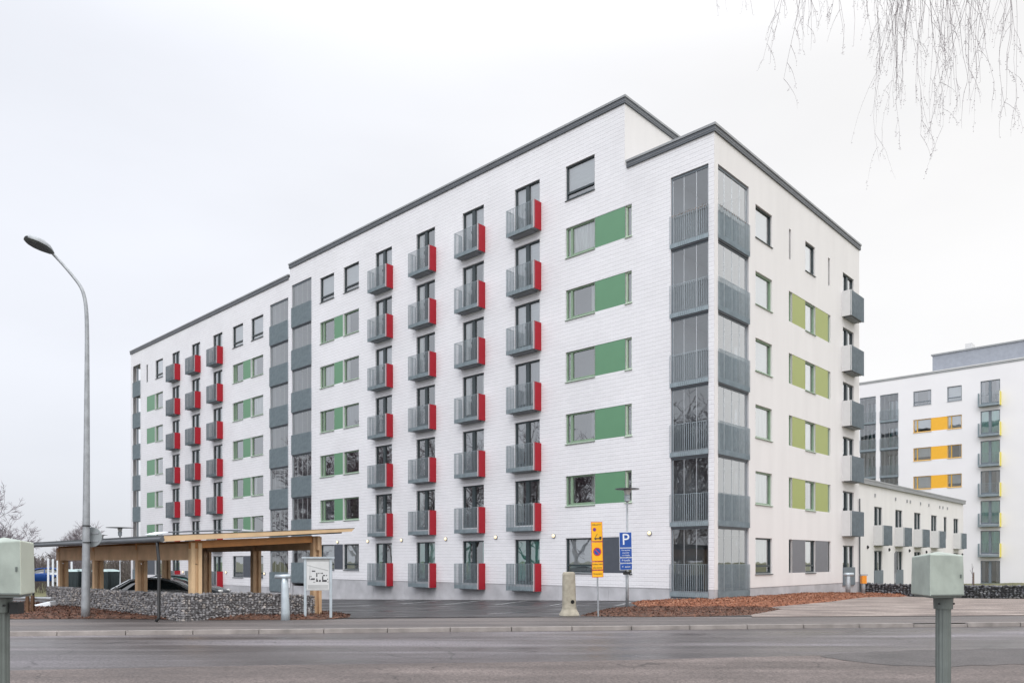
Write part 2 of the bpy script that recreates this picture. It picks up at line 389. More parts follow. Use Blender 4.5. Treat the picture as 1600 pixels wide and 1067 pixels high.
g_patch = surface('patch_asphalt', [(.35, (.05, .045, .045)), (.65, (.095, .087, .086))], 1.2, (.55, .8), .7, 45)
g_walk = surface('walk_asphalt', [(.35, (.078, .068, .066)), (.5, (.102, .09, .087)), (.68, (.14, .122, .115))], .7, (.5, .8), .4, 40, (.4, 1.3, 1), ROT, streak=.15)
g_park = surface('parking_asphalt', [(.35, (.018, .018, .019)), (.52, (.033, .032, .034)), (.7, (.065, .063, .065))], .6, (.22, .75), .3, 40, (.6, 1.4, 1), ROT, streak=.35)
g_gravel = surface('beige_gravel', [(.32, (.14, .115, .105)), (.5, (.215, .178, .16)), (.68, (.30, .255, .23))], 1.1, (.85, .95), .9, 40, (.5, 1.2, 1), ROT)
g_stone = surface('foundation_gravel', [(.4, (.16, .155, .155)), (.6, (.32, .31, .30))], 9, (.85, .95), 1.0, 25)
g_mulch = surface('bark_mulch', [(.35, (.12, .04, .018)), (.5, (.20, .07, .032)), (.65, (.29, .12, .065))], 7, (.85, .95), 1.0, 22)
g_soil = surface('dark_mulch', [(.35, (.05, .028, .018)), (.5, (.09, .042, .026)), (.65, (.15, .07, .042))], 6, (.85, .95), 1.0, 22)
g_grass = surface('winter_grass', [(.35, (.07, .075, .03)), (.5, (.11, .11, .05)), (.65, (.16, .15, .08))], .5, (.9, 1), .6, 20)

# ---------------------------------------------------------------- ground sheets
xs = sorted(set([-900, -500, -300, -200, -140, -100] + [-80 + 2 * i for i in range(75)] + [90, 130, 200, 300, 500, 900]))
ys = sorted(set([-300, -150, -80, -40, -20, -10] + [-4 + 2 * i for i in range(62)] + [140, 180, 250, 400, 700, 1400]))
m = MB(); m.v = [(x, y, G(x, y) - .16) for y in ys for x in xs]
nx = len(xs)
for j in range(len(ys) - 1):
    for i in range(nx - 1):
        a = j * nx + i; m.f.append((a, a + 1, a + nx + 1, a + nx)); m.m.append(0)
kind(m.build('ground', g_grass, smooth=True))

flat0 = lambda x, y: 0.0
XL, XR = -45, 42
kind(sheet('road', [(XL, 2), (XR, 2), (XR, ykerb(XR)), (XL, ykerb(XL))], g_road, -.09, 2.0, flat0))
yn = lambda x: 13.15 + .135 * x                       # seam between the road and the older asphalt on this side
kind(sheet('road_shoulder', [(XL, -6), (XR, -6), (XR, yn(XR)), (12, yn(12)), (6, yn(6) + .15), (1, yn(1) - .1), (-4, yn(-4) + .1), (-9, yn(-9)), (XL, yn(XL))], g_old, -.085, 1.5, flat0))
pp = [ground_at(px, py, -.09) for px, py in [(1275, 1024), (1330, 1020), (1420, 1016), (1520, 1014), (1700, 1012), (1700, 1040), (1560, 1038), (1480, 1042), (1400, 1040), (1320, 1032)]]
_q = []
for i in range(len(pp)):
    a, b = Vector(pp[i]), Vector(pp[(i + 1) % len(pp)]); n_ = max(2, int((b - a).length / .25))
    for j in range(n_):
        v = a.lerp(b, j / n_); _q.append((v.x + .10 * noise.noise((v.x * 3, v.y * 3, 1)), v.y + .16 * noise.noise((v.x * 2.2, v.y * 2.2, 5))))
pp = _q
kind(sheet('road_patch', pp, g_patch, -.080, .5, flat0))
def yback(x): return 22.35 + .05 * x
kind(sheet('pavement', [(XL, ykerb(XL) + .15), (XR, ykerb(XR) + .15), (XR, yback(XR) + 1.2), (XL, yback(XL))], g_walk, .0, 1.0))
def loc2w(X, Y): return (CX + X * DR.x + Y * DL.x, CY + X * DR.y + Y * DL.y)
kind(sheet('parking_ground', [(-60, yback(-60) + 0.0), (8.5, yback(8.5)), loc2w(-.02, 0), loc2w(-.02, 63), loc2w(-.02, 75), (-70, 75)], g_park, .012, 1.0))
gr = [ground_at(px, py) for px, py in [(1165, 963), (1215, 955), (1300, 944), (1420, 931)]]
kind(sheet('gravel_path', [(7.0, yback(7.0) - .3), (XR, yback(XR) + .6), (XR, 27), (23, 38), loc2w(17.2, -1.0), loc2w(8, -.1), loc2w(2, -.1)], g_gravel, .016, 1.0))
kind(sheet('foundation_strip', [loc2w(-.35, -.1), loc2w(-.005, -.1), loc2w(-.005, 40), loc2w(-.35, 40)], g_stone, .03, .5))
# kerb: separate granite stones in one kerb line
m = MB(); x = XL
while x < XR:
    w = 1.5; a = rnd.uniform(-.006, .006)
    if True:
        y0, y1 = ykerb(x), ykerb(x + w - .02)
        h = -.045 if 9.9 < x < 12.0 else -.01
        m.hexa([(x, y0 + a, -.2), (x + w - .02, y1 + a, -.2), (x + w - .02, y1 + .16, -.2), (x, y0 + .16, -.2),
                (x, y0 + a + .012, .02 + h), (x + w - .02, y1 + a + .012, .02 + h), (x + w - .02, y1 + .16, .02 + h), (x, y0 + .16, .02 + h)])
    x += w
kind(m.build('kerb', M['kerb']))
# parking bay lines
m = MB()
d = Vector((.29, .957))
for i in range(7):
    u = 3.4 + 3.15 * i
    e = Vector(loc2w(-.9, u)); s0 = e - d * 5.0; n_ = Vector((d.y, -d.x)) * .055
    for j in range(6):
        a = s0 + (e - s0) * j / 6; b = s0 + (e - s0) * (j + 1) / 6
        if a.y < yback(a.x) + .5 or a.x < -7.0: continue
        z1, z2 = G(a.x, a.y) + .03, G(b.x, b.y) + .03
        m.quad((*(a + n_), z1), (*(b + n_), z2), (*(b - n_), z2), (*(a - n_), z1))
kind(m.build('bay_lines', M['line']))

# mulch beds: bumpy mounds with loose chips on top
def bed(name, poly, mtl, chipm, h, nchips, size=.06):
    def zf(x, y):
        dmin = 9
        for i in range(len(poly)):
            a = Vector(poly[i]); b = Vector(poly[(i + 1) % len(poly)]); ab = b - a; p = Vector((x, y))
            t = max(0, min(1, (p - a).dot(ab) / ab.length_squared)); dmin = min(dmin, (p - a - ab * t).length)
        e = sm(dmin / .5)
        return G(x, y) + e * (h + .05 * noise.noise((x * 1.3, y * 1.3, 0)) + .03 * noise.noise((x * 5, y * 5, 3))) + .012
    o = kind(sheet(name, poly, mtl, 0, .16 if len(poly) < 3 else .22, zf), 'structure')
    xs = [p[0] for p in poly]; ys = [p[1] for p in poly]
    def inside(x, y):
        c = False; n = len(poly)
        for i in range(n):
            x1, y1 = poly[i]; x2, y2 = poly[(i + 1) % n]
            if (y1 > y) != (y2 > y) and x < (x2 - x1) * (y - y1) / (y2 - y1) + x1: c = not c
        return c
    mb = MB(); k = 0
    while k < nchips:
        x, y = rnd.uniform(min(xs), max(xs)), rnd.uniform(min(ys), max(ys))
        if not inside(x, y): k += .2; continue
        k += 1
        a = Vector((rnd.uniform(-1, 1), rnd.uniform(-1, 1), rnd.uniform(-.5, .5))).normalized()
        b = a.cross(Vector((rnd.uniform(-.5, .5), rnd.uniform(-.5, .5), 1))).normalized()
        l = size * rnd.uniform(.5, 1.4); w = l * rnd.uniform(.25, .5); c = Vector((x, y, zf(x, y) + .02)); n3 = a.cross(b) * .008
        mb.quad(*[tuple(v) for v in (c - a * l - b * w + n3, c + a * l - b * w, c + a * l + b * w + n3, c - a * l + b * w)], mi=rnd.choice((0, 0, 1, 2)))
    kind(mb.build(name.replace('bed', 'chips'), chipm), 'stuff')
chips_o = [mat('chip_orange', (.27, .105, .052), .85), mat('chip_brown', (.12, .045, .024), .9), mat('chip_pale', (.36, .19, .12), .85)]
chips_d = [mat('chip_dark', (.10, .042, .026), .9), mat('chip_darker', (.045, .024, .018), .95), mat('chip_mid', (.18, .085, .055), .85)]
bed('bark_mulch_bed', [ground_at(px, py) for px, py in [(1000, 951), (1100, 951), (1190, 950), (1300, 940), (1425, 930), (1405, 926.5)]] + [loc2w(18.5, -.6), loc2w(16.9, -.12), loc2w(1, -.08), loc2w(-.35, .3), ground_at(985, 941)], g_mulch, chips_o, .10, 15000, .032)
bed('dark_soil_bed', [ground_at(px, py) for px, py in [(905, 962.5), (1000, 963.5), (1100, 963), (1175, 961), (1222, 952), (1185, 948.5), (1100, 949), (1000, 949), (950, 951)]], g_soil, chips_d, .06, 4000, .028)
bed('left_mulch_bed', [ground_at(px, py) for px, py in [(-60, 967), (15, 967), (180, 966.5), (350, 968.5), (500, 968), (543, 965), (548, 960), (500, 955), (470, 953)]] + [(-8.6, 22.5), (-17.6, 30.0), (-24, 31)], g_soil, chips_d, .07, 14000, .032)

# ---------------------------------------------------------------- apartment building (local X along the right facade, local Y along the left one)
H = 3.0
B0 = empty('apartment_building', (CX, CY, 0), ANG)
tag(B0, 'long white seven-storey brick apartment block with red balcony ends, green panels and glazed corner balconies', 'apartment block')

def holes_wall(mb, axis, c, a0, a1, z0, z1, holes, out, d, mi=0, mi_rev=None):
    """wall in the plane axis=c; holes are (a0,a1,z0,z1[,depth]); out=-1/+1 outward sign"""
    mi_rev = mi if mi_rev is None else mi_rev
    A = sorted(set([a0, a1] + [h[k] for h in holes for k in (0, 1) if a0 < h[k] < a1]))
    Zs = sorted(set([z0, z1] + [h[k] for h in holes for k in (2, 3) if z0 < h[k] < z1]))
    def pt(a, b, z): return (b, a, z) if axis == 'x' else (a, b, z)
    for i in range(len(A) - 1):
        am = (A[i] + A[i + 1]) / 2; run = None
        for j in range(len(Zs) - 1):
            zm = (Zs[j] + Zs[j + 1]) / 2
            h_ = any(h[0] < am < h[1] and h[2] < zm < h[3] for h in holes)
            if not h_ and run is None: run = Zs[j]
            if (h_ or j == len(Zs) - 2) and run is not None:
                ze = Zs[j] if h_ else Zs[j + 1]
                mb.quad(pt(A[i], c, run), pt(A[i + 1], c, run), pt(A[i + 1], c, ze), pt(A[i], c, ze), mi); run = None
    for h in holes:
        dd = h[4] if len(h) > 4 else d
        if dd == 0: continue
        ci = c - out * dd; p, q, r, s_ = h[:4]
        mb.quad(pt(p, c, r), pt(p, ci, r), pt(p, ci, s_), pt(p, c, s_), mi_rev)
        mb.quad(pt(q, c, r), pt(q, ci, r), pt(q, ci, s_), pt(q, c, s_), mi_rev)
        mb.quad(pt(p, c, s_), pt(p, ci, s_), pt(q, ci, s_), pt(q, c, s_), mi_rev)
        mb.quad(pt(p, c, r), pt(p, ci, r), pt(q, ci, r), pt(q, c, r), mi_rev)

# window template: canonical frame X to the viewer's right, outside towards -Y, origin at bottom centre of the opening's outer plane
TC = {}
def mesh_cache(key, f):
    if key not in TC: TC[key] = f()
    return TC[key]
def frame_mesh(w, h, layout, fm, dep=.13, t=.07):
    """layout: 'single','double','lowrail','door','slit','side' """
    def f():
        m = MB(); y0, y1 = dep - .05, dep + .03; a = w / 2
        m.box(-a, -a + t, y0, y1, 0, h); m.box(a - t, a, y0, y1, 0, h)
        m.box(-a + t, a - t, y0, y1, 0, t); m.box(-a + t, a - t, y0, y1, h - t, h)
        if layout == 'door':
            m.box(-.02 - .12, -.02 + .10, y0 - .012, y1, t, h - t)
            m.box(-a + t, -.14, y0 + .01, y1, t, t + .12); m.box(.08, a - t, y0 + .01, y1, t, t + .09)
            m.box(-.175, -.145, y0 - .05, y0 - .012, 1.0, 1.14)
        if layout == 'lowrail': m.box(-a + t, a - t, y0 - .008, y1, .30, .30 + .09)
        if layout == 'side': m.box(-a + .33, -a + .42, y0 - .008, y1, t, h - t)
        if layout == 'sidel': m.box(-a + .25, -a + .37, y0 - .008, y1, t, h - t); m.box(-a + .37, a - t, y0 - .004, y0 + .02, t, t + .05)
        if layout == 'siderail': m.box(-a + t, a - t, y0 - .008, y1, .30, .40)
        return m.mesh('frame', M[fm])
    return mesh_cache(('fr', round(w, 2), round(h, 2), layout, fm), f)
def pane_mesh(w, h, key='glass', dep=.14):
    def f():
        m = MB(); m.quad((-w / 2 + .05, dep, .05), (w / 2 - .05, dep, .05), (w / 2 - .05, dep, h - .05), (-w / 2 + .05, dep, h - .05))
        return m.mesh('pane', M[key])
    return mesh_cache(('pn', round(w, 2), round(h, 2), key), f)
def inner_mesh(w, h, mtl, drop=0.0, dep=.30):
    """what hangs or stands behind the pane: the dark room box with a blind or curtain in front of it"""
    def f():
        m = MB(); a = w / 2 + .02
        y1 = dep + .9
        m.quad((-a, y1, 0), (a, y1, 0), (a, y1, h), (-a, y1, h), 0)
        m.quad((-a, .17, 0), (-a, y1, 0), (-a, y1, h), (-a, .17, h), 0); m.quad((a, .17, 0), (a, y1, 0), (a, y1, h), (a, .17, h), 0)
        m.quad((-a, .17, 0), (a, .17, 0), (a, y1, 0), (-a, y1, 0), 0); m.quad((-a, .17, h), (a, .17, h), (a, y1, h), (-a, y1, h), 0)
        return m.mesh('room', M['room'])
    return mesh_cache(('in', round(w, 2), round(h, 2)), f)
def cloth_mesh(w, h, kind_, mtl):
    def f():
        m = MB(); a = w / 2 - .02; y = .24
        if kind_ == 'full':
            n = max(6, int(w / .07))
            for i in range(n):
                x0, x1 = -a + 2 * a * i / n, -a + 2 * a * (i + 1) / n
                e0, e1 = (.025 if i % 2 else -.025), (.025 if (i + 1) % 2 else -.025)
                if 'blind' in mtl: e0 = e1 = 0
                m.quad((x0, y + e0, .02), (x1, y + e1, .02), (x1, y + e1, h), (x0, y + e0, h))
        if kind_ == 'top':
            m.quad((-a, y, h * .28), (a, y, h * .28), (a, y, h), (-a, y, h))
        if kind_ == 'halves':
            for s in (-1, 1):
                n = 5
                for i in range(n):
                    x0 = s * a - s * (a * .42) * i / n; x1 = s * a - s * (a * .42) * (i + 1) / n
                    e0, e1 = (.03 if i % 2 else -.03), (.03 if (i + 1) % 2 else -.03)
                    m.quad((x0, y + e0, .02), (x1, y + e1, .02), (x1, y + e1, h), (x0, y + e0, h))
        return m.mesh('curtain', M[mtl])
    return mesh_cache(('cl', round(w, 2), round(h, 2), kind_, mtl), f)
def sill_mesh(w, fm):
    def f():
        m = MB(); m.hexa([(-w / 2 - .03, -.05, -.055), (w / 2 + .03, -.05, -.055), (w / 2 + .03, .08, -.03), (-w / 2 - .03, .08, -.03),
                          (-w / 2 - .03, -.05, -.03), (w / 2 + .03, -.05, -.03), (w / 2 + .03, .08, .012), (-w / 2 - .03, .08, .012)])
        return m.mesh('sill', M[fm])
    return mesh_cache(('si', round(w, 2), fm), f)

def place(parent, face, c, a, z):
    """location/rotation in building frame: face 'L' = plane local x=c (a = y centre), 'R' = plane local y=c (a = x centre)"""
    return ((c, a, z), R(-90)) if face == 'L' else ((a, c, z), 0.0)
def window(parent, face, c, a0, a1, z0, z1, layout='single', fm='fr_dark', cloth=None, glass='glass', name='window', sill=True):
    w, h = abs(a1 - a0), z1 - z0
    loc, rz = place(parent, face, c, (a0 + a1) / 2, z0)
    o = inst(name, frame_mesh(w, h, layout, fm), parent, loc, rz)
    inst('pane', pane_mesh(w, h, glass), o)
    inst('room', inner_mesh(w, h, 'room'), o)
    if cloth: inst('curtain' if 'blind' not in cloth[1] else 'blind', cloth_mesh(w, h, *cloth), o)
    if sill: inst('sill', sill_mesh(w, fm), o)
    return o
def panel(parent, face, c, a0, a1, z0, z1, mtl, name='wall_panel'):
    w, h = abs(a1 - a0), z1 - z0
    loc, rz = place(parent, face, c, (a0 + a1) / 2, z0)
    def f():
        m = MB(); m.box(-w / 2, w / 2, .012, .05, 0, h)
        return m.mesh(name, M[mtl])
    return inst(name, mesh_cache(('pa', round(w, 2), round(h, 2), mtl), f), parent, loc, rz)

Q = .53
def railing_mesh(w, q, sides, h=1.37, band=.22, mtl='zinc', step=.1, bar=(.012, .032)):
    def f():
        m = MB(); a = w / 2
        n = int(round(w / step))
        for i in range(n + 1):
            x = -a + w * i / n
            m.box(x - bar[0] / 2, x + bar[0] / 2, -q, -q + bar[1], .0, h)
        m.box(-a, a, -q + .01, -q + bar[1] - .01, h - .012, h + .004)
        m.box(-a, a, -q + bar[1] + .004, -q + bar[1] + .012, .02, band)
        for s in (-1, 1):
            if not sides[0 if s < 0 else 1]: continue
            k = int((q - .06) / step)
            for i in range(k + 1):
                y = -.02 - (q - .09) * i / max(k, 1)
                m.box(s * a - (bar[1] if s > 0 else 0), s * a + (bar[1] if s < 0 else 0), y - .006, y + .006, 0, h)
            m.box(s * a - (.035 if s > 0 else 0), s * a + (.035 if s < 0 else 0), -q + .06, 0, h - .012, h + .004)
        return m.mesh('railing', M[mtl])
    return mesh_cache(('ra', round(w, 2), q, sides, mtl, round(h, 2), bar), f)
def juliet(parent, face, c, a0, a1, zb, side, sidem, h=1.37, q=Q, mtl='zinc'):
    """side: +1 solid panel on the viewer's right, -1 on the left"""
    w = abs(a1 - a0) + .22
    loc, rz = place(parent, face, c, (a0 + a1) / 2, zb)
    def f():
        m = MB(); m.box(-w / 2 + .03, w / 2 - .03, -q + .062, -.003, .03, .17)
        m.box(-w / 2 + .3, w / 2 - .3, -q + .12, -.003, -.03, .03)
        return m.mesh('balcony', M['slab'])
    o = inst('balcony', mesh_cache(('jb', round(w, 2), q), f), parent, loc, rz)
    inst('railing', railing_mesh(w, q, (side > 0, side < 0), h, .22, mtl), o)
    def g():
        m = MB(); x = side * w / 2
        m.box(min(x, x - side * .03), max(x, x - side * .03) + 0, -q - .004, -.002, -.01, h + .01)
        m.box(min(x - side * .034, x - side * .075), max(x - side * .034, x - side * .075), -q - .002, -q + .05, 0, h, 1)
        return m.mesh('side_panel', [M[sidem], M['ltpanel']])
    inst('side_panel', mesh_cache(('jp', round(w, 2), q, side, sidem, h), g), o)
    return o

# --- openings, measured along the facades
OFF = {'A': 0.0, 'B': -.70}
hL = {'A': [], 'B': [], 'C': []}          # holes in the left facade, per section
doorsA = [(9.62, 11.33), (13.6, 15.27), (17.58, 19.24), (21.55, 23.2)]
doorsB = [(43.54, 45.15), (47.52, 49.12), (51.5, 53.06)]
CORX, CORY = 3.09, 2.075
UA, UB, UE, UC = 33.26, 62.55, 62.3, 4.485
todo = []
def LW(sec, a0, a1, z0, z1, **k): hL[sec].append((a0, a1, z0, z1)); todo.append(('L', 0.0, a0, a1, z0, z1, k))
rv = random.Random(3)
def cl_door(k):
    if k == 0: return ('full', 'teal') if rv.random() < .8 else ('halves', 'teal')
    if k >= 4: return rv.choice([('full', 'blind'), ('halves', 'curtain'), ('full', 'curtain'), ('full', 'blind')])
    return rv.choice([None, ('halves', 'greycur'), ('full', 'greycur'), None, ('halves', 'curtain')])
def cl_win(k):
    if k == 6: return rv.choice([('full', 'blind'), ('top', 'blind')])
    if k == 0: return ('full', 'blind')
    if k >= 4: return rv.choice([('halves', 'curtain'), ('full', 'curtain'), ('halves', 'curtain')])
    return rv.choice([None, ('halves', 'greycur'), ('halves', 'curtain'), ('full', 'greycur')])
for sec, ds in (('A', doorsA), ('B', doorsB)):
    for (a0, a1) in ds:
        for k in range(7):
            z = OFF[sec] + H * k
            LW(sec, a0, a1, z + .45, z + 2.74, layout='door', fm='fr_dark', cloth=cl_door(k), name='balcony_door', sill=False)
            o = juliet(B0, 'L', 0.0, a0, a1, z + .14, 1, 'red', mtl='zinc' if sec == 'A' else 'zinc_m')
for k in range(7):
    z = H * k; dark = k in (0, 6)
    fm = 'fr_dark' if dark else 'fr_green'; zb = z + (1.09 if dark else 1.31); zt = z + 2.74
    # near window group
    LW('A', 6.19, 7.94, zb, zt, layout='lowrail' if dark else 'sidel', fm=fm, cloth=cl_win(k))
    if k < 6:
        hL['A'].append((4.45, 6.19, zb, zt, .05)); panel(B0, 'L', 0.0, 4.47, 6.17, zb, zt, 'green' if k else 'slate')
        if k: todo.append(('L', 0.0, 4.10, 4.45, zb, zt, dict(layout='single', fm='fr_lgreen', cloth=('full', 'greycur')))); hL['A'].append((4.10, 4.45, zb, zt))
        else: todo.append(('L', 0.0, 4.10, 4.45, zb, zt, dict(layout='single', fm='fr_dark'))); hL['A'].append((4.10, 4.45, zb, zt))
    # window pairs
    for sec, w1, w2 in (('A', (27.73, 29.41), (24.95, 26.63)), ('B', (40.12, 41.8), (37.03, 38.83))):
        o_ = OFF[sec]
        LW(sec, *w1, o_ + zb, o_ + zt, layout='lowrail' if dark else 'side', fm=fm, cloth=cl_win(k))
        LW(sec, *w2, o_ + zb, o_ + zt, layout='lowrail' if dark else 'single', fm=fm, cloth=cl_win(k))
        if k < 6:
            hL[sec].append((w2[1], w1[0], o_ + zb, o_ + zt, .05)); panel(B0, 'L', 0.0, w2[1] + .1, w1[0] - .005, o_ + zb, o_ + zt, 'green' if k else 'slate')
            panel(B0, 'L', -.004, w2[1] + .002, w2[1] + .1, o_ + zb - .01, o_ + zt, 'ltpanel', 'trim')
    o_ = OFF['B']
    LW('B', 55.05, 56.7, o_ + zb, o_ + zt, layout='lowrail' if dark else 'single', fm=fm, cloth=cl_win(k))
    if k < 6:
        hL['B'].append((56.7, 58.7, o_ + zb, o_ + zt, .05)); panel(B0, 'L', 0.0, 56.85, 58.68, o_ + zb, o_ + zt, 'green' if k else 'slate')
        panel(B0, 'L', -.004, 56.71, 56.85, o_ + zb - .01, o_ + zt, 'ltpanel', 'trim')
    else: LW('B', 58.45, 58.8, o_ + zb, o_ + zt, layout='single', fm='fr_dark', sill=False)
# loggias in the left facade: (y0, y1, z0, z1, depth)
LOG_A = (30.47, 33.0); LOG_B = (33.5, 36.03)
hL['A'].append((*LOG_A, .14, 21.15, 0)); hL['B'].append((*LOG_B, -.56, 20.45, 0))
hL['B'].append((60.2, 62.0, -.56, 20.45, 0))
hL['A'].append((.264, CORY, .10, 18.2, 0))
w_ = MB()
holes_wall(w_, 'x', 0.0, 0.0, UC, .45, 19.6, [h for h in hL['A'] if h[0] < UC], -1, .14)
holes_wall(w_, 'x', 0.0, UC, UA, .45, 22.5, [h for h in hL['A'] if h[1] > UC], -1, .14)
holes_wall(w_, 'x', 0.0, UA, UB, -.25, 21.8, hL['B'], -1, .14)
w_.build('brick_wall', M['brick'], B0)
# plinth under the left facade (a few centimetres back), pieces between the loggias
pl = MB()
for a0, a1, zt in ((CORY, LOG_A[0], .45), (LOG_A[1], UA, .45), (UA, LOG_B[0], -.25), (LOG_B[1], 60.2, -.25), (62.0, UB, -.25)):
    pl.box(.02, .3, a0 + .002, a1 - .002, -3.2, zt - .004)
pl.box(.05, .3, .266, CORY, -.6, .16); pl.box(.05, .3, LOG_B[0] + .002, LOG_B[1] - .002, -3.2, -.5); pl.box(.12, .3, LOG_A[0] + .002, LOG_A[1] - .002, -3.2, -.1); pl.box(.02, .3, .003, .262, -.6, .446)
for a in range(5, 30, 3): pl.box(.012, .021, a + .4, a + .412, -1.6, .44)
# right facade
hR = []
def RW(a0, a1, z0, z1, **k): hR.append((a0, a1, z0, z1)); todo.append(('R', 0.0, a0, a1, z0, z1, k))
for k in range(6):
    z = H * k; grd = k == 0; top = k == 5
    fm = 'fr_dark' if (grd or top) else 'fr_green'
    zb, zt = z + (1.07 if grd else 1.22), z + 2.69
    RW(3.74, 5.44, zb, zt, layout='lowrail' if grd else 'single', fm=fm, cloth=('top', 'curtain') if grd else ('full', 'curtain') if k < 3 else ('full', 'blind'))
    if top:
        RW(7.29, 7.52, zb, zt, fm='fr_dark', sill=False); RW(12.16, 12.42, zb, zt, fm='fr_dark', sill=False)
        RW(9.22, 10.43, zb, zt, fm='fr_dark', cloth=('full', 'blind'))
    else:
        pm = 'greyp' if grd else 'olive'
        RW(7.27, 7.66, zb, zt, fm=fm, sill=False); RW(9.22, 10.48, zb, zt, fm=fm, layout='lowrail' if grd else 'single', cloth=('full', 'curtain') if k != 1 else ('halves', 'greycur')); RW(12.16, 12.5, zb, zt, fm=fm, sill=False)
        for a0, a1 in ((7.66, 9.22), (10.48, 12.16)):
            hR.append((a0, a1, zb, zt, .05)); panel(B0, 'R', 0.0, a0 + .003, a1 - .003, zb, zt, pm)
    RW(14.25, 15.9, z + (.45 if k else .3), z + 2.5, layout='door', fm='fr_dark', cloth=('halves', 'curtain') if k else ('halves', 'greycur'), name='balcony_door', sill=False)
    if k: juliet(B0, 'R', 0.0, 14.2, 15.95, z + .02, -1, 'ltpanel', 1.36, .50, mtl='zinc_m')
hR.append((.32, CORX, .10, 18.2, 0))
UR = 16.75
w_ = MB()
holes_wall(w_, 'y', 0.0, 0.0, UR, .45, 19.5, hR, -1, .14)
w_.quad((UR, 0, -.4), (UR, 14, -.4), (UR, 14, 19.5), (UR, 0, 19.5))
# end wall of the taller part above the lower roof, its top band, hidden backs
w_.quad((0.001, UC, 19.3), (14.0, UC, 19.3), (14.0, UC, 22.5), (0.001, UC, 22.5))
w_.quad((0, UB, -2.6), (0, UB + .001, -2.6), (0, UB + .001, 21.8), (0, UB, 21.8))
for (x0, x1, y) in ((UR, 0, 15),): w_.quad((14, UC, -2), (14, 62, -2), (14, 62, 22), (14, UC, 22))
# gable end of the far section with an opening for the corner loggia
w2 = MB()
holes_wall(w2, 'y', UB, 0.0, 14.0, -.3, 21.8, [(.55, 2.0, -.56, 20.45, 0)], 1, .14)
w_.v += []; base = len(w_.v); w_.v += w2.v; w_.f += [tuple(i + base for i in f) for f in w2.f]; w_.m += w2.m
w_.build('plaster_wall', M['plaster'], B0)
pl.box(CORX, 14.2, .02, .3, -.6, .446); pl.box(15.95, UR, .02, .3, -.6, .446); pl.box(14.2, 15.95, .02, .3, -.6, .30)
pl.box(.003, .318, .02, .262, -.6, .44)
for a in (4.6, 6.9, 9.2, 11.5, 13.8): pl.box(a, a + .012, .012, .021, -.3, .44)
pl.build('plinth', M['concrete'], B0)
for (f_, c_, a0, a1, z0, z1, k_) in todo: window(B0, f_, c_, a0, a1, z0, z1, **k_)

# loggia shells
sh = MB()
def shell(x0, x1, y0, y1, z0, z1, skip):
    if 'x1' not in skip: sh.quad((x1, y0, z0), (x1, y1, z0), (x1, y1, z1), (x1, y0, z1))
    if 'y0' not in skip: sh.quad((x0, y0, z0), (x1, y0, z0), (x1, y0, z1), (x0, y0, z1))
    if 'y1' not in skip: sh.quad((x0, y1, z0), (x1, y1, z0), (x1, y1, z1), (x0, y1, z1))
    sh.quad((x0, y0, z1), (x1, y0, z1), (x1, y1, z1), (x0, y1, z1))
shell(.0, CORX, .0, CORY, .1, 18.2, ('y0',))
# back of the two corner columns
sh.quad((.3, .0, .1), (.3, .264, .1), (.3, .264, 18.2), (.3, .0, 18.2)); sh.quad((.0, .264, .1), (.3, .264, .1), (.3, .264, 18.2), (.0, .264, 18.2))
shell(.0, 1.6, *LOG_A, .14, 21.15, ()); shell(.0, 1.6, *LOG_B, -.56, 20.45, ())
shell(.0, 2.0, 60.2, UB, -.56, 20.45, ('y1',))
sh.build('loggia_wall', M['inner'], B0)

def loggia(parent, face, c, a0, a1, zb, zt, band=.25, glass=True, slabdepth=1.5, bars=True, panes=4, rail=1.40, closed=False, rm='zinc', bd=.042):
    w = abs(a1 - a0) - .01
    loc, rz = place(parent, face, c, (a0 + a1) / 2, zb)
    def f():
        m = MB(); m.box(-w / 2, w / 2, .035, slabdepth, .03, .26); m.box(-w / 2, w / 2, .0, .09, -.05, .028, 1); return m.mesh('loggia_floor', [M['slab'], M['fascia']])
    o = inst('loggia_balcony', mesh_cache(('lb', round(w, 2), slabdepth), f), parent, loc, rz)
    inst('railing', railing_mesh(w + .04, .06, (False, False), rail, band, rm, .1, (.014, bd)), o)
    if closed:
        def g2():
            m = MB(); m.box(-w / 2, w / 2, .004, .012, 0.0, rail - .02); return m.mesh('railing_panel', M['zinc'])
        inst('railing_panel', mesh_cache(('rp', round(w, 2)), g2), o)
    if glass:
        hh = zt - zb
        def g():
            m = MB(); m.quad((-w / 2, .10, .27), (w / 2, .10, .27), (w / 2, .10, hh), (-w / 2, .10, hh), 0)
            return m.mesh('glazing', M['lglass'])
        inst('glazing', mesh_cache(('lg', round(w, 2), round(hh, 2)), g), o)
        def s():
            m = MB()
            for i in range(panes + 1):
                x = -w / 2 + w * i / panes; x = max(-w / 2 + .062, min(w / 2 - .052, x))
                m.box(x - .010, x + .010, .085, .115, .27, hh)
            m.box(-w / 2 + .001, w / 2 - .001, .07, .125, hh - .11, hh - .002, 1)  # dark strip across the glass top, standing in for shadow under the slab
            m.box(-w / 2, -w / 2 + .05, .075, .122, .265, hh - .11, 1); m.box(w / 2 - .04, w / 2, .075, .122, .265, hh - .11, 1)
            return m.mesh('glazing_bar_and_shade', [M['seam'], M['fr_grey']])
        inst('glazing_bar_and_shade', mesh_cache(('lgs', round(w, 2), round(hh, 2), panes), s), o)
    return o
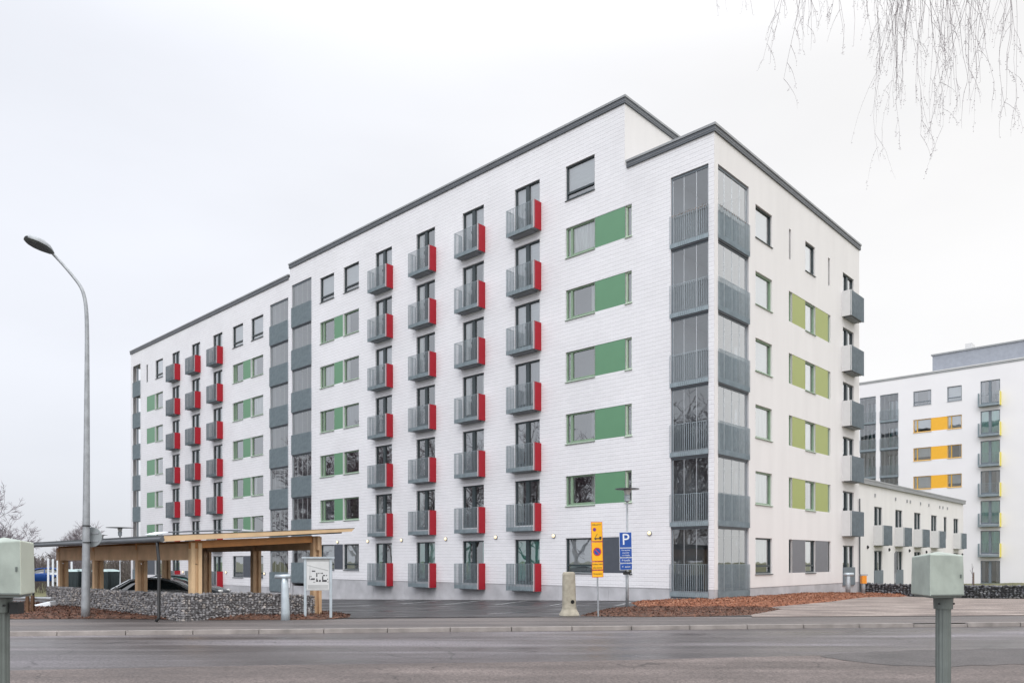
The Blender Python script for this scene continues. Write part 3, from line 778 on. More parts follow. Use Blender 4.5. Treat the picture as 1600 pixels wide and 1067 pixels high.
for k in range(6):
    z = H * k
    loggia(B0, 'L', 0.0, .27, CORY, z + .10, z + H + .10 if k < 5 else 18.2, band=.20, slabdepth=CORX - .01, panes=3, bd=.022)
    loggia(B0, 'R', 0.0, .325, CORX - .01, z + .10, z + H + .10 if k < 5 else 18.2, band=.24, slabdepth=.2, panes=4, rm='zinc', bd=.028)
    window(B0, 'L', CORX - .35, .35, 1.85, z + .45, z + 2.75, layout='door', fm='fr_grey', cloth=('full', 'greycur') if k % 2 else ('halves', 'greycur'), name='balcony_door', sill=False)
for k in range(7):
    z = H * k
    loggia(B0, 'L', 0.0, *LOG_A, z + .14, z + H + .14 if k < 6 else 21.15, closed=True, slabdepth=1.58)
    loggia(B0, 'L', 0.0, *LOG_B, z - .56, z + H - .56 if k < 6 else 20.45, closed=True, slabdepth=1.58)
    window(B0, 'L', 1.3, LOG_A[0] + .4, LOG_A[1] - .3, z + .45, z + 2.7, layout='door', fm='fr_grey', name='balcony_door', sill=False)
    window(B0, 'L', 1.3, LOG_B[0] + .4, LOG_B[1] - .3, z - .25, z + 2.0, layout='door', fm='fr_grey', name='balcony_door', sill=False)
    o = loggia(B0, 'L', 0.0, 60.2, 61.98, z - .56, z + 2.44, glass=False, slabdepth=1.95, closed=True)
po = MB(); po.box(.1, .2, 61.2, 61.28, -.5, 20.4); po.build('balcony_post', M['zinc_d'], B0)

# roofs with fascia bands
def roof_edge(mb, x0, x1, y0, y1, zt, ov=.07, th=.34):
    a, b, c, d = x0 - ov, x1 + ov, y0 - ov, y1 + ov
    mb.box(a, b, c, d, zt - th, zt - .10, 0)
    mb.box(a - .035, b + .035, c - .035, d + .035, zt - .098, zt, 1)
    mb.box(a - .012, b + .012, c - .012, d + .012, zt - th * .72, zt - th * .72 + .015, 1)
rf = MB(); roof_edge(rf, 0, UR, 0, UC - .21, 19.75)
rf.build('low_roof', [M['fascia'], M['cap'], M['roofing']], B0)
rf = MB(); roof_edge(rf, 0, 14, UC, UA - .02, 22.75)
rf.build('high_roof', [M['fascia'], M['cap'], M['roofing']], B0)
rf = MB(); roof_edge(rf, 0, 14, UA + .22, UB, 22.05)
rf.build('far_roof', [M['fascia'], M['cap'], M['roofing']], B0)
m = MB(); m.box(.003, 14, UA - .001, UA + .001, 21.5, 22.45); m.build('step_wall', M['plaster'], B0)
m = MB(); m.tube([(0.0 + UR - .12, -.07, -.2), (UR - .12, -.07, 5.2)], .04, 8); m.build('downpipe', M['gutter'], B0)
m = MB(); m.box(2, 2.8, 20, 20.8, 22.6, 23.4); m.box(1.9, 2.9, 19.9, 20.9, 23.4, 23.5); m.build('roof_vent', M['cap'], B0)
m = MB(); m.box(14.22, 15.95, -.06, -.012, .3, 1.3); m.build('door_screen', M['zinc_d'], B0)

# wall lamps (each its own thing)
def wall_lamp_proto(lit):
    o = empty('wall_lamp')
    m = MB(); m._lathe([(.12, 0), (.125, .03), (.10, .05)], (0, 0, 0), 16, 0)
    me = m.mesh('housing', M['cap'] if lit else M['black'])
    for v in me.vertices: v.co = Vector((v.co.x, -v.co.z, v.co.y))
    inst('housing', me, o)
    m = MB(); pr = [(.088 * math.cos(t), .05 + .06 * math.sin(t)) for t in [i * math.pi / 2 / 6 for i in range(7)]]
    m._lathe(pr, (0, 0, 0), 16, 0); me = m.mesh('globe', M['lampglow'] if lit else M['black'], True)
    for v in me.vertices: v.co = Vector((v.co.x, -v.co.z, v.co.y))
    inst('globe', me, o)
    return o
lp = []
near = ['over the parking bays, {} lit lamp from the brick corner']
ordn = ['nearest', 'second', 'third', 'fourth', 'fifth', 'sixth', 'seventh', 'eighth', 'ninth', 'tenth', 'eleventh', 'twelfth', 'thirteenth']
lampx = [(1015.3, 832.5), (865.6, 836.8), (775.2, 838.8), (697, 841.5), (627.9, 843.3), (575.3, 845.2), (528, 846.2), (413.8, 895.7), (354, 893.7), (321, 893.7), (287, 893), (259, 892)]
lab = ['round lit wall lamp between the parking sign and the glazed corner balcony', 'round lit wall lamp just right of the nearest column of red-sided balconies',
       'round lit wall lamp between the two red-sided balcony columns nearest the corner', 'round lit wall lamp between second and third red-sided balcony columns from the corner',
       'round lit wall lamp between third and fourth red-sided balcony columns from the corner', 'round lit wall lamp left of the fourth red-sided balcony column, above the plinth',
       'round lit wall lamp above the dark panel behind the map board', 'round lit wall lamp low on the wall left of the T-shaped post', 'round lit wall lamp seen under the carport roof, right of a red balcony side',
       'round lit wall lamp seen under the carport beside the thick corner post', 'round lit wall lamp above the silver car roof, under the carport', 'leftmost lit wall lamp, seen through the carport above the car']
proto = wall_lamp_proto(True); index_kids()
for i, (px, py) in enumerate(lampx):
    o = proto if i == 0 else copytree(proto)
    u = uL(px); X, Y = loc2w(0.0, u); o.location = (X, Y, Z(py, Y)); o.rotation_euler = (0, 0, ANG + R(-90))
    tag(o, lab[i], 'wall lamp', 'round lit lamps on the long facade')

# ---------------------------------------------------------------- low wing
WS = 2.2
B1 = empty('low_wing', (CX, CY, 0), ANG)
tag(B1, 'low white two-storey wing with small grey balconies behind the tall block', 'row house')
hw = []; tw = []
fl0 = Z(860, CY + WS * DL.y + uR(1372, WS) * DR.y) - 2.74     # offset of its floors
items = [(1366, 1378.5), (1399, 1410), (1428.5, 1438.5), (1455, 1464), (1490, 1497.5)]
x_end = uR(1505, WS)
w_ = MB()
for i, (p0, p1) in enumerate(items):
    a0, a1 = uR(p0, WS), uR(p1, WS)
    for k in (0, 1):
        hw.append((a0, a1, fl0 + H * k + .45, fl0 + H * k + 2.74)); tw.append((a0, a1, fl0 + H * k + .45, fl0 + H * k + 2.74))
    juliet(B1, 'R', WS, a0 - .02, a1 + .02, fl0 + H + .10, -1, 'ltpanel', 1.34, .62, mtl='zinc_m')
a0, a1 = uR(1474.5, WS), uR(1479.5, WS); hw.append((a0, a1, fl0 + H + .9, fl0 + H + 2.74)); tw.append((a0, a1, fl0 + H + .9, fl0 + H + 2.74))
xe = UR + .4
a0, a1 = UR - .2, UR + .5
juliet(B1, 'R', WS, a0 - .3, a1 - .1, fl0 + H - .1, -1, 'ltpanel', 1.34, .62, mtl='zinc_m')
holes_wall(w_, 'y', WS, UR - 3, x_end, -.8, 6.9, hw, -1, .14)
w_.quad((x_end, WS, -.8), (x_end, WS + 9, -.8), (x_end, WS + 9, 6.9), (x_end, WS, 6.9))
w_.quad((x_end, WS + 9, -.8), (UR - 3, WS + 9, -.8), (UR - 3, WS + 9, 6.9), (x_end, WS + 9, 6.9))
w_.build('wall', M['plaster'], B1)
rf = MB(); roof_edge(rf, UR - 2.5, x_end, WS, WS + 9, 7.08, .16); rf.build('roof', [M['cap'], M['cap']], B1)
for i, (a0, a1, z0, z1) in enumerate(tw):
    window(B1, 'R', WS, a0, a1, z0, z1, layout='single' if a1 - a0 < 1 else 'door', fm='fr_dark', cloth=('halves', 'curtain') if i % 3 else ('full', 'greycur'), name='balcony_door', sill=False)
    if z0 < 1.5:
        m = MB(); m.box(a0 - .05, a1 + .05, WS - .06, WS - .012, z0 - .3, z0 + .95); m.build('door_screen', M['zinc_d'], B1)
for px in (1367, 1399, 1417, 1422, 1438, 1451, 1468, 1473, 1480):
    a = uR(px, WS); m = MB(); m.box(a - .09, a + .09, WS - .05, WS - .005, 6.0 - .0, 6.22); m.build('air_vent', M['cap'], B1)
protoD = wall_lamp_proto(False); index_kids()
labw = ['dark unlit wall lamp beside the downpipe where the low wing meets the tall block', 'dark unlit wall lamp on the low wing above the grey lattice board', 'dark unlit wall lamp on the low wing right of the grey lattice board',
        'dark unlit wall lamp on the low wing just above the right cabinet top', 'dark unlit wall lamp at the far end of the low wing']
for i, (px, py) in enumerate([(1355.3, 854.4), (1389, 858.3), (1420.6, 860), (1447, 862), (1503, 865.8)]):
    o = protoD if i == 0 else copytree(protoD)
    X, Y = loc2w(uR(px, WS), WS); o.location = (X, Y, Z(py, Y)); o.rotation_euler = (0, 0, ANG)
    tag(o, labw[i], 'wall lamp', 'dark lamps on the low wing')

# ---------------------------------------------------------------- far building with orange panels
cD = 59.6
B2 = empty('far_apartment_block', (CX, CY, 0), ANG)
tag(B2, 'distant white apartment block with orange panels and yellow-sided balconies', 'apartment block')
def zD(px, py):
    u = uL(px, cD); Y = CY + cD * DR.y + u * DL.y; return Z(py, Y)
u = lambda px: uL(px, cD)
y_hi, y_lo = u(1343) , u(1720)
hd = []; td = []
zr = zD(1532, 569.2)
def st(k): return -.0 + H * (k - 6)            # k = 0..6 floors, relative to top row
ztop = {k: None for k in range(7)}
for k in range(7):
    dz = H * (k - 6)
    a0, a1 = u(1562.6), u(1532)
    zt = zD(1532, 596) + dz
    hd.append((a0, a1, zt - 2.35, zt)); td.append((a0, a1, zt - 2.35, zt, dict(layout='door', fm='fr_grey', cloth=('full', 'teal') if k % 3 else ('halves', 'greycur'), name='balcony_door', sill=False)))
    if k: juliet(B2, 'L', cD, a0, a1, zt - 2.62, 1, 'yelpanel', 1.34, .6)
    for p0, p1, lay in ((1427, 1455, 'side'), (1480, 1502.7, 'side')):
        b0, b1 = u(p1), u(p0); z1 = zD(1427, 612) + dz if p0 == 1427 else zD(1427, 612) + dz; zb = z1 - (1.5 if k == 6 else 1.35)
        hd.append((b0, b1, zb, z1)); td.append((b0, b1, zb, z1, dict(layout='lowrail' if k == 6 else lay, fm='fr_grey' if k in (6, 0) else 'fr_or', cloth=rv.choice([('full', 'blind'), ('top', 'blind'), ('halves', 'greycur')]))))
    if 0 < k < 6:
        b0, b1 = u(1480), u(1455); hd.append((b0, b1, zb, z1, .05)); panel(B2, 'L', cD, b0 + .003, b1 - .003, zb, z1, 'orange')
lz1 = zD(1380, 617)
for p0, p1 in ((1375, 1403.6), (1343.5, 1368.5)):
    b0, b1 = u(p1), u(p0); hd.append((b0, b1, -1, lz1, 0))
w_ = MB()
y_hi = u(1343)
holes_wall(w_, 'x', cD, y_lo, y_hi, -1.5, zr - .1, hd, -1, .14)
for p0, p1 in ((1375, 1403.6), (1343.5, 1368.5)):
    b0, b1 = u(p1), u(p0)
    w_.quad((cD, b0, -1), (cD + 2, b0, -1), (cD + 2, b0, lz1), (cD, b0, lz1)); w_.quad((cD, b1, -1), (cD + 2, b1, -1), (cD + 2, b1, lz1), (cD, b1, lz1))
    w_.quad((cD + 2, b0, -1), (cD + 2, b1, -1), (cD + 2, b1, lz1), (cD + 2, b0, lz1)); w_.quad((cD, b0, lz1), (cD, b1, lz1), (cD + 2, b1, lz1), (cD + 2, b0, lz1))
w_.quad((cD, y_hi, -1.5), (cD + 14, y_hi, -1.5), (cD + 14, y_hi, zr - .1), (cD, y_hi, zr - .1))
w_.quad((cD + 14, y_lo, -1.5), (cD + 14, y_hi, -1.5), (cD + 14, y_hi, zr - .1), (cD + 14, y_lo, zr - .1))
w_.build('wall', M['plaster_far'], B2)
for (b0, b1, z0, z1, kw) in td: window(B2, 'L', cD, b0, b1, z0, z1, **kw)
for p0, p1 in ((1375, 1403.6), (1343.5, 1368.5)):
    for k in range(7):
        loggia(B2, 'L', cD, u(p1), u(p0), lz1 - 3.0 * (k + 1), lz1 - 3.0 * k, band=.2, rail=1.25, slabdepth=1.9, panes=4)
        window(B2, 'L', cD + 1.7, u(p1) + .3, u(p0) - .3, lz1 - 3.0 * (k + 1) + .3, lz1 - 3.0 * k - .4, layout='door', fm='fr_grey', cloth=('halves', 'teal'), name='balcony_door', sill=False)
rf = MB(); roof_edge(rf, cD, cD + 14, y_lo, y_hi, zr + .05, .04, .3)
rf.build('roof', [M['cap'], M['ltpanel']], B2)
m = MB(); cP = cD + 2.5; pa, pb = uL(1720, cP), uL(1457, cP)
zp = Z(554, CY + cP * DR.y + pb * DL.y)
m.box(cP, cP + 8, pa, pb, zr, zp - .15, 0); m.box(cP - .12, cP + 8.1, pa - .1, pb + .12, zp - .15, zp, 1)
m.build('plant_room', [mat('grey_cladding', (.27, .29, .33), .5, var=.08), M['cap']], B2)
m = MB(); m.box(cP + 1, cP + 2.2, uL(1515, cP), uL(1504, cP), zp, zp + .8); m.build('roof_vent', M['ltpanel'], B2)

# ---------------------------------------------------------------- gabion walls: stacked stones in a wire basket
def stone_meshes():
    out = []
    for k in range(8):
        r = random.Random(100 + k); m = MB()
        t = (1 + 5 ** .5) / 2
        vs = [Vector(v).normalized() for v in [(-1, t, 0), (1, t, 0), (-1, -t, 0), (1, -t, 0), (0, -1, t), (0, 1, t), (0, -1, -t), (0, 1, -t), (t, 0, -1), (t, 0, 1), (-t, 0, -1), (-t, 0, 1)]]
        fs = [(0, 11, 5), (0, 5, 1), (0, 1, 7), (0, 7, 10), (0, 10, 11), (1, 5, 9), (5, 11, 4), (11, 10, 2), (10, 7, 6), (7, 1, 8), (3, 9, 4), (3, 4, 2), (3, 2, 6), (3, 6, 8), (3, 8, 9), (4, 9, 5), (2, 4, 11), (6, 2, 10), (8, 6, 7), (9, 8, 1)]
        sc = (r.uniform(.8, 1.3), r.uniform(.6, 1), r.uniform(.4, .75))
        out.append(([Vector((v.x * sc[0], v.y * sc[1], v.z * sc[2])) * r.uniform(.75, 1.2) for v in vs], fs))
    return out
STN = stone_meshes()
def gabion(name, p0, p1, thick, h, size, mats, label, seed, ztop=None, wire=True):
    r = random.Random(seed); p0, p1 = Vector(p0), Vector(p1); d = (p1 - p0); Ln = d.length; d.normalize(); n = Vector((d.y, -d.x))   # n: towards the street side
    root = empty(name, (p0.x, p0.y, 0)); tag(root, label, 'gabion wall')
    core = MB(); k = max(2, int(Ln / 1.0)); mb = MB()
    def base(s_): q = p0 + d * s_; return G(q.x, q.y)
    for i in range(k):
        a, b = Ln * i / k, Ln * (i + 1) / k - .0
        za, zb = base(a), base(b)
        q0, q1 = d * a, d * b; t0, t1 = n * (-size * .5), n * (-thick + size * .5)
        zt0, zt1 = (za + h - size * .6, zb + h - size * .6)
        core.hexa([(*(q0 + t0), za - .3), (*(q1 + t0), zb - .3), (*(q1 + t1), zb - .3), (*(q0 + t1), za - .3), (*(q0 + t0), zt0), (*(q1 + t0), zt1), (*(q1 + t1), zt1), (*(q0 + t1), zt0)])
    core.build('core', mats[2], root)
    def put(c, s):
        vs, fs = r.choice(STN); q = Matrix.Rotation(r.uniform(0, 6.28), 3, 'X') @ Matrix.Rotation(r.uniform(-.5, .5), 3, 'Y') @ Matrix.Rotation(r.uniform(0, 6.28), 3, 'Z')
        b0 = len(mb.v); mi = r.choice((0, 0, 1, 1, 2, 3))
        for v in vs: w = c + (q @ v) * s; mb.v.append(tuple(w))
        for f in fs: mb.f.append((b0 + f[0], b0 + f[1], b0 + f[2])); mb.m.append(mi)
    for s_ in [x * size * 1.25 for x in range(int(Ln / (size * 1.25)) + 1)]:
        zb = base(s_); z = size * .3
        while z < h - size * .35:
            q = d * (s_ + r.uniform(-.3, .3) * size) + n * (-size * .45 + r.uniform(-.25, .2) * size)
            put(Vector((q.x, q.y, zb + z + r.uniform(-.2, .2) * size)), size * .62 * r.uniform(.8, 1.2)); z += size * .82
        t = size * .5
        while t < thick:
            q = d * (s_ + r.uniform(-.3, .3) * size) + n * (-t)
            put(Vector((q.x, q.y, zb + h - size * .45 + r.uniform(-.15, .15) * size)), size * .62 * r.uniform(.8, 1.2)); t += size * 1.1
    for s_ in (0, Ln):
        t = size * .3
        while t < thick:
            z = size * .3
            while z < h - size * .3:
                q = d * s_ + n * (-t); put(Vector((q.x, q.y, base(s_) + z)), size * .6); z += size * .85
            t += size
    mb.build('stone_fill', mats, root)
    if wire:
        w = MB(); x = 0
        while x <= Ln + .01:
            q = d * x + n * .012; w.bar((q.x, q.y, base(x)), (q.x, q.y, base(x) + h), .004, .004); x += 1.0 / 3
        for z in (.0, h / 3, 2 * h / 3, h):
            for i in range(k):
                a, b = Ln * i / k, Ln * (i + 1) / k; q0, q1 = d * a + n * .012, d * b + n * .012
                w.bar((q0.x, q0.y, base(a) + z), (q1.x, q1.y, base(b) + z), .004, .004)
        w.build('wire_basket', M['pole'], root)
    return root
st_l = [mat('stone_a', (.28, .275, .285), .85, var=.3, vscale=9), mat('stone_b', (.20, .195, .20), .85, var=.3, vscale=9), mat('stone_c', (.11, .105, .108), .9, var=.3, vscale=9), mat('stone_d', (.36, .33, .31), .8, var=.3, vscale=9)]
st_d = [mat('stone_e', (.13, .135, .15), .85, var=.3, vscale=9), mat('stone_f', (.085, .085, .095), .85, var=.3, vscale=9), mat('stone_g', (.03, .03, .033), .9), mat('stone_h', (.19, .19, .20), .8, var=.3, vscale=9)]
GC = Vector(P(285, 20.9)); GA = GC + DL * 11.9
gabion('gabion_wall', GA, GC, .3, .74, .078, st_l, 'long grey stone-filled gabion wall under the low gutter side of the carport', 5)
gabion('gabion_wall', GC + DR * .02, GC + DR * 4.1, .3, .74, .078, st_l, 'short grey stone gabion wall from the carport corner post to the T-shaped post', 6)
g0 = Vector(P(1342, 44.3)); gabion('gabion_wall', g0, g0 - DL * 24, .5, .66, .13, st_d, 'dark stone gabion wall in front of the low wing behind the gravel', 8, wire=False)

# ---------------------------------------------------------------- carport
K = Vector(P(257.5, 20.35))
CA = math.atan2(DR.y, DR.x)
cp = empty('carport', (K.x, K.y, 0), CA)          # local X = DR (verge direction), local Y = DL (gutter direction)
tag(cp, 'timber carport with glulam posts, mono-pitch roof and dark gutter beside the road', 'carport')
LEN, WID = 12.35, 5.55
def zr_(x): return 2.30 + .062 * x
m = MB()
m.hexa([(-.02, .03, zr_(0) - .13), (WID, .03, zr_(WID) - .13), (WID, LEN, zr_(WID) - .13), (-.02, LEN, zr_(0) - .13), (-.02, .03, zr_(0) - .02), (WID, .03, zr_(WID) - .02), (WID, LEN, zr_(WID) - .02), (-.02, LEN, zr_(0) - .02)])
m.build('roof', [mat('roof_deck', (.05, .045, .04), .9)], cp)
m = MB(); m.hexa([(-.03, -.012, zr_(0) - .15), (WID + .35, -.012, zr_(WID) - .06), (WID + .35, .028, zr_(WID) - .06), (-.03, .028, zr_(0) - .15), (-.03, -.012, zr_(0) + .005), (WID + .45, -.012, zr_(WID) + .04), (WID + .45, .028, zr_(WID) + .04), (-.03, .028, zr_(0) + .005)])
m.build('verge_board', M['wood_l'], cp)
m = MB(); m.hexa([(-.03, -.02, zr_(0) + .007), (WID + .46, -.02, zr_(WID) + .043), (WID + .46, LEN, zr_(WID) + .043), (-.03, LEN, zr_(0) + .007), (-.03, -.02, zr_(0) + .022), (WID + .46, -.02, zr_(WID) + .058), (WID + .46, LEN, zr_(WID) + .058), (-.03, LEN, zr_(0) + .022)])
m.build('roofing_felt', M['roofing'], cp)
m = MB(); m.tube([(-.09, -.05, 2.20), (-.09, LEN, 2.20)], .065, 12); m.box(-.10, -.03, -.02, LEN, 2.215, 2.31)
m.build('gutter', M['gutter'], cp, smooth=False)
def dsp(y, yo, bottom):
    m = MB(); m.tube([(-.09, y, 2.15), (-.09, y, 2.0), (.06 + yo, y - .10, 1.72), (.06 + yo, y - .12, 1.6), (.06 + yo, y - .12, bottom + .12), (-.02 + yo, y - .12, bottom + .02)], .042, 10); return m
zc = 0.0
dsp(.25, -.16, .02).build('downspout', M['black'], cp, True)
dsp(LEN - .35, .0, -.2).build('downspout', M['black'], cp, True)
def post(x, y, z0, z1, mtl='wood', big=True):
    m = MB(); s = .30 if big else .2
    m.box(x - s / 2, x - s / 2 + .10, y - .1, y + .1, z0, z1); m.box(x + s / 2 - .10, x + s / 2, y - .1, y + .1, z0, z1); m.box(x - s / 2 + .102, x + s / 2 - .102, y - .04, y + .13, z0, z1 - .6)
    m.box(x - s / 2 - .006, x + s / 2 + .006, y - .03, y + .04, z1 - .58, z1 - .02)
    return m.build('post', M[mtl], cp)
for i, y in enumerate((.5, 4.3, 8.1, 11.8)):
    post(1.04, y, -.35, 2.14, 'wood_l' if i == 0 else 'wood'); post(4.9, y, -.45, 2.40, 'wood')
m = MB(); m.box(.90, .98, .64, LEN - .2, 1.66, 2.13); m.build('front_beam', M['wood'], cp)
m = MB(); m.box(4.84, 4.93, .3, LEN - .2, 1.98, 2.42); m.build('back_beam', M['wood'], cp)
for i, y in enumerate((.5, 4.3, 8.1, 11.8)):
    m = MB(); m.hexa([(.88, y - .05, 1.98), (4.74, y - .05, 2.22), (4.74, y + .05, 2.22), (.88, y + .05, 1.98), (.88, y - .05, 2.185), (4.74, y - .05, 2.43), (4.74, y + .05, 2.43), (.88, y + .05, 2.185)])
    m.build('cross_beam', M['wood_o'], cp)
m = MB(); m.box(.55, .9, .7, .8, -.2, .0); 
sp = empty('roof_panel', (*loc2w(0, 0), 0)); sp.location = (K.x, K.y, 0); sp.rotation_euler = (0, 0, CA)
tag(sp, 'dark flat panels with pale folded edges lying on the carport roof', 'panel')
m = MB(); m.hexa([(.9, 1.6, 2.45), (3.0, 1.6, 2.58), (3.0, 3.2, 2.60), (.9, 3.2, 2.48), (.9, 1.6, 2.48), (3.0, 1.6, 2.61), (3.0, 3.2, 2.64), (.9, 3.2, 2.51)]); m.build('dark_sheet', M['fascia'], sp)
m = MB(); m.hexa([(.5, 2.0, 2.38), (.88, 1.9, 2.45), (.88, 2.9, 2.47), (.6, 2.9, 2.40), (.5, 2.0, 2.40), (.88, 1.9, 2.49), (.88, 2.9, 2.50), (.6, 2.9, 2.43)]); m.hexa([(3.05, 1.8, 2.56), (3.6, 1.9, 2.58), (3.6, 2.6, 2.58), (3.05, 2.8, 2.59), (3.05, 1.8, 2.63), (3.6, 1.9, 2.60), (3.6, 2.6, 2.60), (3.05, 2.8, 2.66)])
m.build('pale_edge', M['signwhite'], sp)

# ---------------------------------------------------------------- lamps and posts
def street_lamp():
    x, y = P(134, 22.0); o = empty('street_lamp', (x, y, 0)); tag(o, 'tall grey street lamp with a curved arm leaning left over the road', 'street lamp')
    d = 22.0
    pts = [(133.5, 966), (134.5, 860), (135.5, 700), (136, 560), (135.5, 500), (133, 470), (127, 450), (115, 433), (98, 413), (81, 395)]
    L_ = [Vector(((ray(px) * d) - x, 0, Z(py, d))) for px, py in pts]
    # smooth the bend
    pts3 = []
    for i in range(len(L_) - 1):
        p0, p1, p2, p3 = L_[max(i - 1, 0)], L_[i], L_[i + 1], L_[min(i + 2, len(L_) - 1)]
        for j in range(4):
            t = j / 4; pts3.append(.5 * ((2 * p1) + (-p0 + p2) * t + (2 * p0 - 5 * p1 + 4 * p2 - p3) * t * t + (-p0 + 3 * p1 - 3 * p2 + p3) * t ** 3))
    pts3.append(L_[-1]); n = len(pts3)
    rad = [.115 - .075 * min(1, max(0, p.z) / 10.2) for p in pts3]
    MB().tube(pts3, rad, 14).build('pole', M['pole'], o, True)
    # luminaire: an oval shell pointing up-left, glass underneath
    e = L_[-1]; ax = Vector((-.33, -.92, .13)).normalized(); up = Vector((.10, .05, 1)); up = (up - ax * up.dot(ax)).normalized(); sd2 = ax.cross(up)
    shell_ = MB(); prof = [(-.05, .05, .03), (.05, .12, .10), (.18, .20, .16), (.38, .255, .19), (.60, .235, .17), (.74, .17, .13), (.80, .09, .07)]
    rings = []
    for (t, w, h) in prof:
        b = len(shell_.v)
        for j in range(12):
            a = math.pi * j / 11; shell_.v.append(tuple(e + ax * t + sd2 * (w * math.cos(a)) + up * (h * math.sin(a))))
        rings.append(b)
    for i in range(len(prof) - 1):
        for j in range(11): shell_.f.append((rings[i] + j, rings[i + 1] + j, rings[i + 1] + j + 1, rings[i] + j + 1)); shell_.m.append(0)
    for b in (rings[0], rings[-1]): shell_.f.append(tuple(b + j for j in range(12))); shell_.m.append(0)
    shell_.build('lamp_head', M['pole'], o, True)
    g = MB(); pl_ = [e + ax * t + sd2 * w * s_ - up * .004 for s_ in (1,) for t, w, h in prof] + [e + ax * t - sd2 * w - up * .004 for t, w, h in reversed(prof)]
    bt = [p - up * .05 for p in pl_]; cen = sum(pl_, Vector()) / len(pl_)
    bt = [cen + (p - cen) * .86 - up * .045 for p in pl_]
    g.poly([tuple(p) for p in reversed(bt)])
    for i in range(len(pl_)):
        j = (i + 1) % len(pl_); g.quad(tuple(pl_[i]), tuple(pl_[j]), tuple(bt[j]), tuple(bt[i]))
    g.build('lamp_glass', mat('lamp_glass', (.09, .10, .095), .25, var=.3, vscale=8), o)
    bands = MB()
    for py in (822, 848): z = Z(py, d); bands._lathe([(.112, z), (.112, z + .03)], (.03, 0, 0), 14, 0)
    bands.build('band', M['black'], o)
    # round sign seen from behind
    s = empty('round_sign', (x + .09, y + .16, Z(838.5, d))); tag(s, 'round grey traffic sign seen from behind, strapped to the street lamp', 'road sign')
    m = MB(); m._lathe([(.285, -.008), (.292, 0), (.285, .008)], (0, 0, 0), 32, 0); me = m.mesh('plate', mat('sign_back', (.30, .33, .34), .5, metal=.3, var=.1))
    for v in me.vertices: v.co = Vector((v.co.x, -v.co.z, v.co.y))
    inst('plate', me, s)
    m = MB(); m.box(-.2, .2, -.03, -.01, .10, .13); m.box(-.2, .2, -.03, -.01, -.13, -.10); m.build('bracket', M['pole'], s)
street_lamp()
def park_lamp(px, py_top, depth, zb, label, r=.36, extra=False):
    x, y = P(px, depth); zt = Z(py_top, depth); o = empty('park_lamp', (x, y, 0)); tag(o, label, 'lamp post', 'flat-topped park lamps')
    m = MB(); m.tube([(0, 0, zb), (0, 0, zb + 1.35), (0, 0, zb + 1.36), (0, 0, zt - .5)], [.057, .057, .038, .034], 12); m.build('pole', M['pole'], o, True)
    m = MB(); m._lathe([(.055, zt - .5), (.10, zt - .46), (.105, zt - .40), (.085, zt - .39), (.10, zt - .37), (.11, zt - .28), (.085, zt - .24)], (0, 0, 0), 18, 0); m.build('lamp_body', M['polebright'], o)
    m = MB(); m._lathe([(.085, zt - .24), (.13, zt - .08), (.10, zt - .06)], (0, 0, 0), 18, 0); m.build('lamp_glass', mat('frosted', (.6, .62, .6), .3), o)
    m = MB(); m._lathe([(.10, zt - .075), (r, zt - .045), (r, zt - .03), (.10, zt)], (0, 0, 0), 28, 0); m.build('lamp_shade', M['gutter'], o)
    return o
park_lamp(980, 762, 27.2, -.05, 'slim park lamp with a flat disc shade carrying the blue parking sign', .43)
park_lamp(187.5, 823, 42, -1.2, 'park lamp with a flat disc shade rising behind the carport roof', .7)
o = park_lamp(159.5, 835, 62, -1.6, 'small distant lamp head just right of the round sign above the carport', .4)

# text helper
def text(name, body, size, mtl, parent, loc, rot=(R(90), 0, 0), align='CENTER', ext=.0015):
    c = bpy.data.curves.new(name, 'FONT'); c.body = body; c.size = size; c.align_x = align; c.align_y = 'CENTER'; c.extrude = ext
    o = bpy.data.objects.new(name, c); me = bpy.data.meshes.new_from_object(o); bpy.data.objects.remove(o); bpy.data.curves.remove(c)
    me.materials.clear(); me.materials.append(M[mtl]); q = bpy.data.objects.new(name, me); COL.objects.link(q); q.parent = parent; q.location = loc; q.rotation_euler = rot
    return q
def plate(parent, name, w, z0, z1, mtl, edge, y=0.0, x=0.0):
    m = MB(); m.box(x - w / 2, x + w / 2, y - .004, y, z0, z1, 1); m.box(x - w / 2 + .012, x + w / 2 - .012, y - .0065, y - .0042, z0 + .012, z1 - .012, 0)
    return m.build(name, [M[mtl], M[edge]], parent)
# blue parking sign, on the park lamp pole
d = 27.0; x, y = P(979, d)
s = empty('parking_sign', (x, y - .06, 0), R(4)); s.rotation_euler = (0, R(-1.2), R(14)); tag(s, 'blue parking sign with a white P and three text plates on the slim lamp pole', 'road sign')
zt, zb = Z(831, d), Z(890, d); hh = zt - zb; w = .47
q = plate(s, 'sign_plate', w, zb + hh * .585, zt, 'signblue', 'signwhite'); text('letter_p', 'P', .56, 'signwhite', s, (0, -.010, zt - hh * .205))
q = plate(s, 'text_plate', w, zb + hh * .335, zb + hh * .578, 'signblue', 'signwhite')
for i, t_ in enumerate(('Vieraspaikat', 'ja asiointi', 'merkityille')): text('lettering', t_, .066, 'signwhite', s, (0, -.010, zb + hh * (.522 - .066 * i)))
q = plate(s, 'text_plate', w, zb + hh * .185, zb + hh * .325, 'signblue', 'signwhite'); text('lettering', 'P-luvalla', .095, 'signwhite', s, (0, -.010, zb + hh * .255))
q = plate(s, 'text_plate', w, zb, zb + hh * .175, 'signblue', 'signwhite'); text('lettering', '\u2190 autot', .095, 'signwhite', s, (0, -.010, zb + hh * .088))
m = MB(); m.box(-.02, .02, .002, .05, zb - .1, zt - .03); m.box(-.09, .16, .002, .06, zb - .16, zb - .06); m.build('bracket', M['black'], s)
